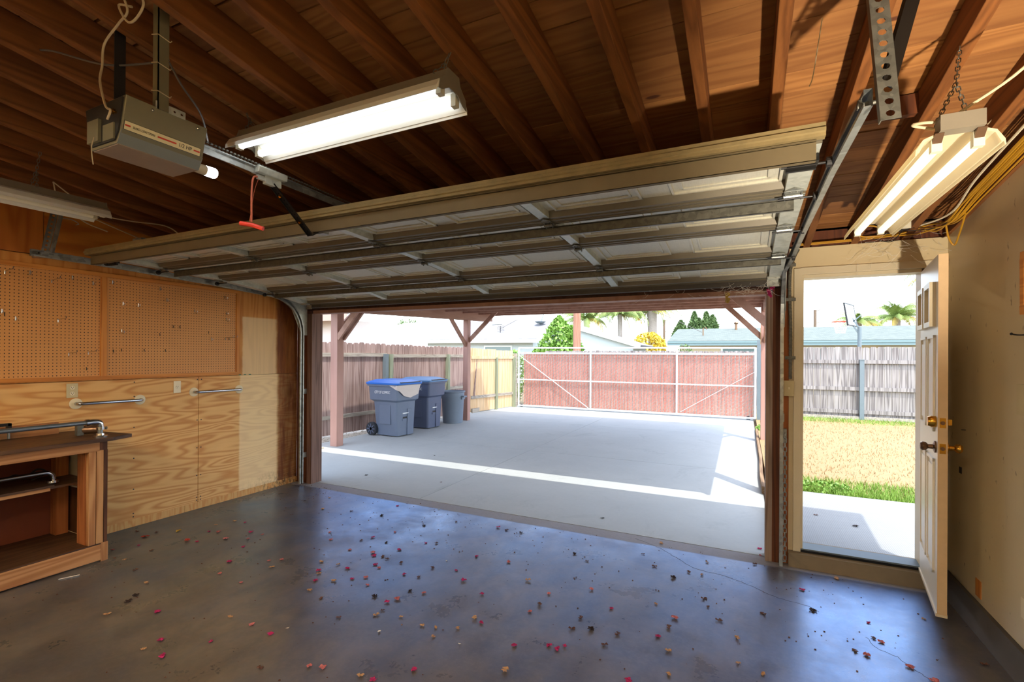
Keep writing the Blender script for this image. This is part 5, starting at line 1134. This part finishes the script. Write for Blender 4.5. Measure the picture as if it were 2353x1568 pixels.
for z, mt in ((1.50, 'fence_new'), (.42, 'rail_grey')): MB().bar((-6.63, 11.25, z), (-6.31, 13.2, z), .04, .08).build('fence_rail', M[mt], fn)
MB().box(-6.62, -6.58, 11.25, 12.2, .0, .12).build('kick_board', M['rail_grey'], fn)
for x, y in ((-6.45, 12.35), (-6.28, 13.2)): MB().box(x-.045, x+.045, y-.045, y+.045, 0, 1.50).build('fence_post', M['post_green'], fn)
MB().bar((-6.60, 11.35, .45), (-6.62, 11.50, 1.45), .05, .02).build('leaning_board', M['fence'], fn)
fg = empty('wooden_fence', 'bleached grey picket fence behind the lawn', 'fence', (3, 14.3, 0))
fence(fg, (.42, 14.3), (6.2, 14.3), .142, 1.82, 'fence_grey')
for z in (1.46, .80, .24): MB().bar((.42, 14.27, z), (6.2, 14.27, z), .04, .09).build('fence_rail', M['rail_grey'] if False else M['fence_grey'], fg)
for x in (.62, 2.56, 4.6): MB().box(x-.045, x+.045, 14.18, 14.25, 0, 1.50).box(x-.05, x+.05, 14.17, 14.26, 1.50, 1.515).build('fence_post', M['steel_grey'], fg)
MB().box(.5, 6.2, 14.20, 14.26, 0, .13).build('kick_board', M['rail_grey'], fg)
fb_ = empty('wooden_fence', 'distant grey picket fence showing above the rolling gate', 'fence', (-2, 17, 0))
fence(fb_, (-6.8, 17), (.6, 17), .15, 1.74, 'fence_grey')

# ================================================================= ROLLING GATE
gt_ = empty('rolling_gate', 'white framed chain link rolling gate backed with red boards', 'gate', (-2.97, 13.3, 0))
GX0, GX1, GY = -6.17, .24, 13.3; gw = M['steel_white']
for z, r in ((1.786, .022), (1.625, .026), (.835, .02), (.05, .028)): MB().cyl((GX0, GY, z), (GX1, GY, z), r, 10).build('gate_rail', gw, gt_, smooth=True)
for x in (GX0, -3.93, -1.60, GX1): MB().cyl((x, GY, .03), (x, GY, 1.79), .026, 10).build('gate_upright', gw, gt_, smooth=True)
MB().cyl((GX0+.03, GY-.03, 1.56), (-3.98, GY-.03, .08), .012, 8).build('gate_brace', gw, gt_); MB().cyl((GX1, GY-.03, 1.20), (-1.5, GY-.03, .12), .006, 8).build('gate_brace', gw, gt_)
m = MB(); x = GX0+.06
while x < GX1: m.box(x-.006, x+.006, GY-.012, GY-.006, .05, 1.62); x += .082
x = GX0-2.4
while x < GX1:      # slanted wires of the mesh, clipped to the frame
    xa, za, xb, zb2 = x, .06, x+1.56*1.45, 1.62
    if xa < GX0: za += (GX0-xa)/1.45; xa = GX0
    if xb > GX1: zb2 -= (xb-GX1)/1.45; xb = GX1
    if xb > xa and zb2 > za: m.bar((xa, GY-.002, za), (xb, GY-.002, zb2), .008, .008)
    x += .13
m.build('chain_link', M['galv'], gt_)
random.seed(2); x = GX0+.14
while x < GX1-.04:
    zt = 1.655+random.uniform(-.01, .01); MB().box(x+.004, min(x+.098, GX1-.02), GY+.06, GY+.078, .07, zt).build('red_board', M['fence_red'], gt_); x += .102
for x in (GX0+.1, GX1-.15): MB().lathe([(.001, -.015), (.045, -.015), (.05, 0), (.045, .015), (.001, .015)], (x, GY, .045), 14, 'Y').build('wheel', M['rubber'], gt_)
MB().box(GX0, GX1, GY-.02, GY+.02, 0, .012).build('ground_rail', M['steel_grey'], gt_)
gpst = MB().box(.27, .355, 13.0, 13.085, 0, 1.97).build('gate_post', M['steel_grey']); tag(gpst, 'blue-grey steel post at the right end of the rolling gate', 'post')
gp2 = MB().box(-6.32, -6.22, 13.22, 13.32, 0, 1.62).build('gate_post', M['rail_grey']); tag(gp2, 'weathered wooden post at the left end of the rolling gate', 'post')

# ================================================================= BINS
def rrect(hx, hy, r, z, n_=3):
    out = []
    for cx, cy, a0 in ((hx-r, hy-r, 0), (-hx+r, hy-r, pi/2), (-hx+r, -hy+r, pi), (hx-r, -hy+r, 1.5*pi)):
        for k in range(n_+1): a = a0+k*pi/2/n_; out.append(Vector((cx+r*cos(a), cy+r*sin(a), z)))
    return out
def loft(rings, cap=True):
    m = MB(); k = len(rings[0])
    for r in rings: m.v += r
    for i in range(len(rings)-1):
        for j in range(k): l = (j+1) % k; m.f.append((i*k+j, i*k+l, (i+1)*k+l, (i+1)*k+j))
    if cap: m.f.append(tuple(range(k-1, -1, -1))); m.f.append(tuple(range((len(rings)-1)*k, len(rings)*k)))
    return m
def shift(ring, dx): return [p+Vector((dx, 0, 0)) for p in ring]
def bin_(name, label, loc, rz, body, lid, tattered):
    root = empty(name, label, 'wheelie bin', (0, 0, 0), 'wheeled refuse bins')
    b = loft([shift(rrect(.27, .25, .06, .02), .03), shift(rrect(.285, .265, .06, .30), .02), shift(rrect(.30, .28, .05, .66), .01), rrect(.36, .32, .05, .70), rrect(.375, .335, .05, .96), rrect(.40, .36, .05, .965), rrect(.40, .36, .05, .995), rrect(.37, .33, .05, .995)])
    b.build('body', M[body], root, smooth=True)
    l = loft([rrect(.41, .37, .05, .998), rrect(.415, .375, .05, 1.03), shift(rrect(.36, .32, .06, 1.055), -.01), shift(rrect(.26, .26, .08, 1.085), -.03), shift(rrect(.20, .2, .08, 1.088), -.04)]); l.build('lid', M[lid], root, smooth=True)
    MB().box(.33, .42, -.28, .28, 1.03, 1.045).build('lid_grip', M['ink'], root)
    MB().tube([(-.40, -.24, .98), (-.47, -.24, 1.0), (-.47, .24, 1.0), (-.40, .24, .98)], .014, 8).build('handle', M[lid], root)
    MB().box(.285, .320, .02, .14, .02, .52).box(.29, .318, -.12, .0, .30, .34).build('front_rib', M[body], root)
    MB().box(.296, .306, -.10, .03, .30, .62).build('grab_recess', M['ink'], root)
    MB().cyl((.312, -.11, .44), (.312, .05, .44), .011, 10).build('catch_bar', M['steel_white'], root)
    MB().box(-.12, .16, -.285, -.274, .24, .60).build('side_recess', M[body], root)
    for s_ in (-1, 1):
        w = MB().lathe([(.03, -.03), (.10, -.035), (.128, -.03), (.13, 0), (.128, .03), (.10, .035), (.03, .03)], (-.30, s_*.29, .13), 24, 'Y')
        w.build('wheel', M['rubber'], root, smooth=True)
        h = MB()
        for k in range(8): a = k*pi/4; h.bar((-.30+.03*cos(a), s_*.327, .13+.03*sin(a)), (-.30+.10*cos(a), s_*.327, .13+.10*sin(a)), .018, .006, (0, 1, 0))
        h.build('spokes', M['bin_dark'], root)
    MB().cyl((-.30, -.28, .13), (-.30, .28, .13), .012, 8).build('axle', M['galv_dark'], root)
    text_mesh('CITY OF LOMPOC', .074, 'lettering', M['white_print'], root, frameM((-.0, -.335, .845), (1, 0, 0), (0, 0, 1)), .0012, .66)
    if tattered:
        t = MB().poly([(.404, -.36, .985), (.404, .30, .985), (.398, .24, .80), (.385, .02, .74), (.39, -.16, .78), (.40, -.30, .88)])
        t.quad((.404, -.36, .985), (.40, -.30, .88), (.36, -.345, .90), (.20, -.363, .985)); solid(t.build('torn_liner', M['stucco'], root), .002)
    root.location = loc; root.rotation_euler = (0, 0, rz); return root
bin_('wheelie_bin', 'slate grey wheelie bin with bright blue lid nearest the garage', (-6.20, 7.56, 0), radians(-3), 'bin_grey', 'bin_lid', True)
bin_('wheelie_bin', 'dark wheelie bin with faded blue lid between the blue lidded bin and the round can', (-6.30, 8.64, 0), radians(2), 'bin_dark', 'bin_lid2', False)
cn_ = empty('trash_can', 'round grey plastic trash can standing by the carport post', 'trash can', (-6.10, 9.52, 0))
MB().lathe([(.001, .0), (.225, .0), (.23, .02), (.255, .55), (.262, .56), (.265, .70), (.285, .71), (.285, .735), (.262, .735), (.245, .56), (.22, .03), (.001, .03)], (-6.10, 9.52, 0), 36).build('body', M['can'], cn_, smooth=True)
for s_ in (-1, 1): MB().box(-6.10+s_*.265, -6.10+s_*.34, 9.46, 9.58, .60, .63).box(-6.10+s_*.265, -6.10+s_*.29, 9.46, 9.58, .55, .60).build('handle', M['can'], cn_)

# ================================================================= HOUSES
def roof_slab(m, a, b, c, d, t=.09):
    a, b, c, d = map(Vector, (a, b, c, d)); n_ = (b-a).cross(d-a).normalized()
    if n_.z < 0: n_ = -n_
    m.hexa([a-n_*t, b-n_*t, c-n_*t, d-n_*t, a, b, c, d]); return m
def house_x(name, label, x0, x1, ye, ze, yr, zr, wall, roof, fascia, wins):     # ridge along X
    r = empty(name, label, 'house', ((x0+x1)/2, yr, -.06)); yb_ = 2*yr-ye
    MB().box(x0+.5, x1-.5, ye+.55, yb_-.55, -.06, ze-.12).prism([(ye+.55, ze-.12), (yr, zr-.12), (yb_-.55, ze-.12)], 'X', x0+.5, x1-.5).build('walls', M[wall], r)
    m = MB(); roof_slab(m, (x0, ye, ze), (x1, ye, ze), (x1, yr, zr), (x0, yr, zr)); roof_slab(m, (x0, yb_, ze), (x1, yb_, ze), (x1, yr, zr), (x0, yr, zr)); m.build('roof', M[roof], r)
    m = MB().box(x0, x1, ye-.03, ye, ze-.22, ze-.02)
    for x in (x0, x1): m.bar((x, ye, ze-.1), (x, yr, zr-.1), .05, .18)
    m.build('fascia', M[fascia], r); MB().box(x0, x1, ye-.06, ye-.03, ze-.10, ze-.03).build('gutter', M[fascia], r)
    for a, b, z0, z1 in wins:
        w = MB().box(a, b, ye+.50, ye+.56, z0, z1).build('window', M['fascia_white'], r); g = MB().box(a+.09, b-.09, ye+.485, ye+.50, z0+.09, z1-.09).build('pane', M['glass_dark'], w)
    return r
h1 = house_x('house', 'pale grey house with light shingle roof beyond the left fence', -22.1, -10.05, 24, 2.46, 28, 3.83, 'h_wall', 'roof_grey', 'fascia_white', [(-13.6, -11.8, 1.0, 2.10), (-19, -17, 1.0, 2.1)])
for x, y in ((-19.6, 26.6), (-14.0, 27.0)):
    z = 2.46+(y-24)*1.37/4; MB().box(x-.35, x+.35, y-.15, y+.15, z-.02, z+.07).build('roof_vent', M['h_wall'], h1)
h3 = house_x('house', 'long low tan house with green eaves beyond the gate', -3.3, 14, 24, 2.28, 28, 3.05, 'h_wall2', 'roof_green', 'fascia_green', [(-1.0, .9, 1.0, 2.0), (2.3, 4.3, 1.1, 2.0), (5.0, 7.0, 1.1, 2.0)])
MB().cyl((-1.9+1.5, 27.4, 2.9), (-.4, 27.4, 3.25), .06, 8).sphere((-.4, 27.4, 3.28), .12, 8, (1, 1, .6)).build('roof_vent', M['bronze'], h3)
r = empty('house', 'low grey gabled house behind the telephone pole', 'house', (-9.5, 30, -.06))
MB().prism([(-9.92, -.06), (-5.6, -.06), (-5.6, 2.1), (-9.5, 3.3), (-9.92, 3.15)], 'Y', 27.2, 31).build('walls', M['h_wall'], r)
m = MB(); roof_slab(m, (-9.5, 26.9, 3.46), (-5.15, 26.9, 2.16), (-5.15, 31.2, 2.16), (-9.5, 31.2, 3.46)); roof_slab(m, (-9.5, 26.9, 3.46), (-9.96, 26.9, 3.32), (-9.96, 31.2, 3.32), (-9.5, 31.2, 3.46)); m.build('roof', M['roof_grey'], r)
MB().bar((-9.5, 26.88, 3.36), (-5.15, 26.88, 2.06), .04, .16).bar((-9.5, 26.88, 3.36), (-9.96, 26.88, 3.22), .04, .16).build('fascia', M['fascia_white'], r)
r = empty('house', 'cream stucco house with brown eaves close behind the left fence', 'house', (-13, 12.5, -.06))
MB().box(-16, -10.75, 10.6, 15, -.06, 2.6).build('walls', M['stucco'], r)
m = MB(); roof_slab(m, (-16.5, 10.0, 2.76), (-9.85, 10.0, 2.76), (-9.85, 13, 3.6), (-16.5, 13, 3.6)); m.build('roof', M['roof_grey'], r)
MB().box(-16.5, -9.85, 9.97, 10.0, 2.50, 2.70).build('fascia', M['fascia_brown'], r); MB().hexa([(-16.4, 10.0, 2.56), (-9.9, 10.0, 2.56), (-9.9, 10.62, 2.60), (-16.4, 10.62, 2.60), (-16.4, 10.0, 2.58), (-9.9, 10.0, 2.58), (-9.9, 10.62, 2.62), (-16.4, 10.62, 2.62)]).build('soffit', M['fascia_brown'], r)
o = MB().box(-38, -23.5, 31, 33, -.06, 2.62).build('outbuilding', M['fascia_white']); tag(o, 'low white building between the left carport post and the shingle roofed house', 'building')

# ================================================================= TREES AND POLES
def tree(name, label, parts, mat, trunk, leaf=.12, n_=900):
    r = empty(name, label, 'tree', (trunk[0], trunk[1], -.06)); m = MB()
    for kind, c, rr in parts:
        if kind == 'e': leafmass(ell(c, rr), n_, leaf, None, m)
        else: leafmass(cone(c, rr[0], rr[1]), n_, leaf, None, m)
    m.build('foliage', M[mat], r); MB().cyl((trunk[0], trunk[1], -.06), (trunk[0], trunk[1], trunk[2]), .12, 8, .06).build('trunk', M['bark'], r); return r
random.seed(31)
tree('ivy_bush', 'bright green ivy covered bush left of the telephone pole', [('c', (-8.25, 22.5, .6), (1.75, 2.9)), ('e', (-8.3, 22.5, 1.3), (1.5, .8, .9)), ('c', (-7.6, 22.4, .8), (.9, 2.2))], 'leaf', (-8.2, 22.5, 2.4), .10, 2600)
tree('shrub', 'yellow-green bush between the palms and the long house', [('e', (-5.65, 32.6, 2.2), (1.05, .8, .95))], 'leaf_yellow', (-5.65, 32.6, 1.5), .11, 1500)
tree('cypress', 'small cypress at the left end of the long house roof', [('c', (-5.1, 45, 2.9), (.9, 1.8))], 'leaf_dark', (-5.1, 45, 3.2), .16, 1600)
tree('cypress', 'left cypress pair rising over the long house roof', [('c', (-4.15, 47, 2.6), (.95, 3.0)), ('c', (-3.75, 47, 2.6), (.95, 2.4))], 'leaf_dark', (-4.0, 47, 3.2), .16, 1600)
tree('cypress', 'right cypress pair rising over the long house roof', [('c', (-2.95, 44.3, 2.6), (.85, 2.7)), ('c', (-2.45, 44, 2.6), (.9, 2.4))], 'leaf_dark', (-2.7, 44, 3.2), .16, 1600)
tree('tree', 'round green tree behind the near left carport post', [('e', (-28.6, 29.2, 2.9), (1.35, 1.2, 1.15))], 'leaf_yellow', (-28.6, 29.2, 2.0), .14, 1500)
tree('tree', 'sparse treetop behind the hip of the shingle roof', [('e', (-26.4, 34, 3.9), (1.4, 1, .7))], 'leaf_dark', (-26.4, 34, 3.0), .12, 350)
tree('shrub', 'green shrub showing between new fence and gate', [('e', (-6.9, 14.4, .9), (.5, .5, .85))], 'leaf', (-6.9, 14.4, .5), .06, 900)
tree('shrub', 'tiny green shrub at the left end of the tan house', [('e', (-2.4, 22.5, 1.75), (.35, .3, .35))], 'leaf_dark', (-2.4, 22.5, 1.3), .05, 250)
def palm(label, base, hz, crown, n_, L, mat, tr=.22, up=.6):
    r = empty('palm_tree', label, 'palm tree', base); x, y, z = base; top = Vector((x, y, hz))
    MB().tube([(x, y, z), (x+.05, y, (z+hz)/2), (x, y, hz)], [tr, tr*.85, tr*.95], 10).build('trunk', M['palm_trunk'], r, smooth=True); m = MB(); m2 = MB()
    for i in range(n_):
        a = 2*pi*i/n_*2.4+random.uniform(-.2, .2); el = random.uniform(-.25, 1.25)*up+.15; l = L*random.uniform(.75, 1.1); K = 12; pts = []
        for k in range(K+1):
            t = k/K; e_ = el-1.7*t*t*(1.1-el*.35); pts.append(pts[-1]+Vector((cos(a)*cos(e_), sin(a)*cos(e_), sin(e_)))*l/K if pts else top.copy())
        mm_ = m2 if el < .12 else m; mm_.tube(pts, [.028*(1-.7*k/K) for k in range(K+1)], 4)
        for k in range(2, K+1):
            for q in (0, .5):
                p = pts[k-1].lerp(pts[k], q); d = (pts[k]-pts[k-1]).normalized(); sd = d.cross(Vector((0, 0, 1))).normalized(); ll = l*.26*sin(pi*min(.95, (k/K)*.8+.15))
                for s_ in (-1, 1):
                    tip = p+(sd*s_*.75+d*.55+Vector((0, 0, -.45))).normalized()*ll; wv = d*.035; mm_.quad(p-wv, p+wv, tip+wv*.3, tip-wv*.3)
    m.build('fronds', M[mat], r); m2.v and m2.build('old_fronds', M['palm_old'], r); return r
random.seed(17)
palm('palm tree just right of the telephone pole', (-10.4, 34, -.06), 4.2, 0, 34, 2.5, 'palm_leaf', .2)
palm('slender palm tree in the middle of the palm row', (-7.95, 34, -.06), 4.45, 0, 38, 2.4, 'palm_leaf', .17)
palm('thick trunked palm tree left of the cypresses', (-5.9, 35, -.06), 4.75, 0, 36, 2.5, 'palm_leaf', .36, .85)
palm('low palm crown left of the basketball pole', (7.0, 40, -.06), 4.0, 0, 30, 1.8, 'palm_leaf', .2)
palm('wide palm crown right of the basketball pole', (9.3, 41, -.06), 4.3, 0, 38, 2.1, 'palm_leaf', .25, .8)
palm('farthest right low palm beside the open door', (12.2, 40, -.06), 4.0, 0, 26, 1.8, 'palm_old', .2)
palm('tall palm whose fronds enter at the top right of the doorway', (10.1, 34, -.06), 6.3, 0, 36, 2.5, 'palm_leaf', .25, .5)
tp = empty('telephone_pole', 'thick reddish wooden telephone pole rising behind the gate', 'utility pole', (-6.2, 19, -.06))
MB().cyl((-6.2, 19, -.06), (-6.2, 19, 7.5), .165, 20, .14).build('pole', M['pole_wood'], tp, smooth=True); MB().box(-6.9, -5.5, 18.95, 19.05, 6.9, 7.0).build('crossarm', M['pole_wood'], tp)
for x, y, h, lb in ((5.03, 45, 5.3, 'thin distant utility pole seen through the entry door'), (-6.52, 45, 4.8, 'thin distant utility pole right of the thick palm'), (-39.4, 45, 5.05, 'thin distant antenna mast above the white building')):
    r = empty('utility_pole', lb, 'utility pole', (x, y, -.06)); MB().cyl((x, y, -.06), (x, y, h), .11, 8).build('pole', M['bark'], r)
    MB().bar((x-.05, y, h-.15), (x+.35, y, h), .05, .05).bar((x, y, h-1.1), (x+.3, y, h-1.0), .05, .05).build('crossarm', M['bark'], r)
ant = empty('roof_antenna', 'small wire antenna standing on the grey shingle roof', 'antenna', (-12.9, 25.2, 2.8))
MB().cyl((-12.9, 25.2, 2.82), (-12.9, 25.2, 3.25), .02, 6).build('mast', M['ink'], ant)
m = MB()
for k in range(4): m.bar((-13.1, 25.2, 2.95+.08*k), (-12.65, 25.2, 3.0+.09*k), .015, .015)
m.build('elements', M['ink'], ant); MB().cyl((-12.9, 25.2, 3.1), (-12.0, 26.5, 3.9), .012, 5).build('service_wire', M['ink'], ant)
sd_ = empty('satellite_dish', 'grey satellite dish on the shingle roof near its right end', 'satellite dish', (-10.9, 26.9, 3.45))
MB().lathe([(.001, 0), (.2, .03), (.33, .10), (.335, .10), (.2, .0), (.001, -.03)], (-10.95, 26.6, 3.46), 16).build('dish', M['steel_grey'], sd_); MB().cyl((-10.95, 26.6, 3.4), (-11.0, 27.2, 4.05), .035, 6).build('arm', M['steel_grey'], sd_)
hp = empty('basketball_hoop', 'basketball hoop with tilted backboard behind the grey fence', 'basketball hoop', (3.18, 18, -.06))
MB().cyl((3.18, 18, -.06), (3.18, 18, 2.50), .055, 12).build('pole', M['steel_grey'], hp)
MB().bar((3.18, 18, 2.25), (2.96, 18, 2.66), .03, .04).bar((3.18, 18, 2.45), (2.96, 18, 2.82), .03, .04).bar((3.20, 18, 2.85), (2.96, 18, 2.62), .03, .03).build('support_arm', M['steel_grey'], hp)
Mb = Matrix.Translation((2.93, 17.9, 2.87)) @ Matrix.Rotation(radians(-22), 4, 'Z') @ Matrix.Rotation(radians(-9), 4, 'Y')
MB().box(-.012, .012, -.52, .52, -.33, .33).xf(Mb).build('backboard', M['backboard'], hp)
MB().box(-.02, .02, -.54, -.50, -.35, .35).box(-.02, .02, .50, .54, -.35, .35).box(-.02, .02, -.54, .54, .32, .35).box(-.02, .02, -.54, .54, -.35, -.32).xf(Mb).build('backboard_frame', M['ink'], hp)
MB().box(-.016, -.013, -.2, .2, -.22, .06).xf(Mb).build('target_square', M['net'], hp)
ring = [Vector((2.66+.225*cos(t), 17.8+.225*sin(t), 2.66)) for t in [2*pi*i/20 for i in range(20)]]; MB().tube(ring, .014, 6, closed=True).build('rim', M['hoop_orange'], hp)
m = MB()
for i in range(12):
    t = 2*pi*i/12
    for s_ in (-1, 1): m.tube([Vector((2.66+.225*cos(t), 17.8+.225*sin(t), 2.66)), Vector((2.66+.16*cos(t+s_*.35), 17.8+.16*sin(t+s_*.35), 2.48)), Vector((2.66+.12*cos(t), 17.8+.12*sin(t), 2.30))], .006, 4)
m.build('net', M['net'], hp)
w_ = MB().tube([(1.2, 15.5, 3.80), (2.4, 15.5, 3.765), (4.5, 15.5, 3.72), (7, 15.5, 3.72)], .012, 6).build('power_line', M['ink']); tag(w_, 'dark overhead wire crossing the top of the entry doorway', 'wire')
w_ = MB().tube([(-5.2, 26, 5.0), (-4.2, 25.5, 3.9), (-1.9, 25.6, 2.75)], .014, 5).build('service_wire', M['grey_cord']); tag(w_, 'thin service wire slanting down to the tan house roof', 'wire')
sm = empty('service_mast', 'small service mast on the tan house roof', 'mast', (-1.85, 25.6, 2.6)); MB().tube([(-1.85, 25.6, 2.55), (-1.85, 25.6, 2.95), (-1.75, 25.6, 3.0), (-1.68, 25.6, 2.9)], .03, 6).build('mast_pipe', M['bronze'], sm)
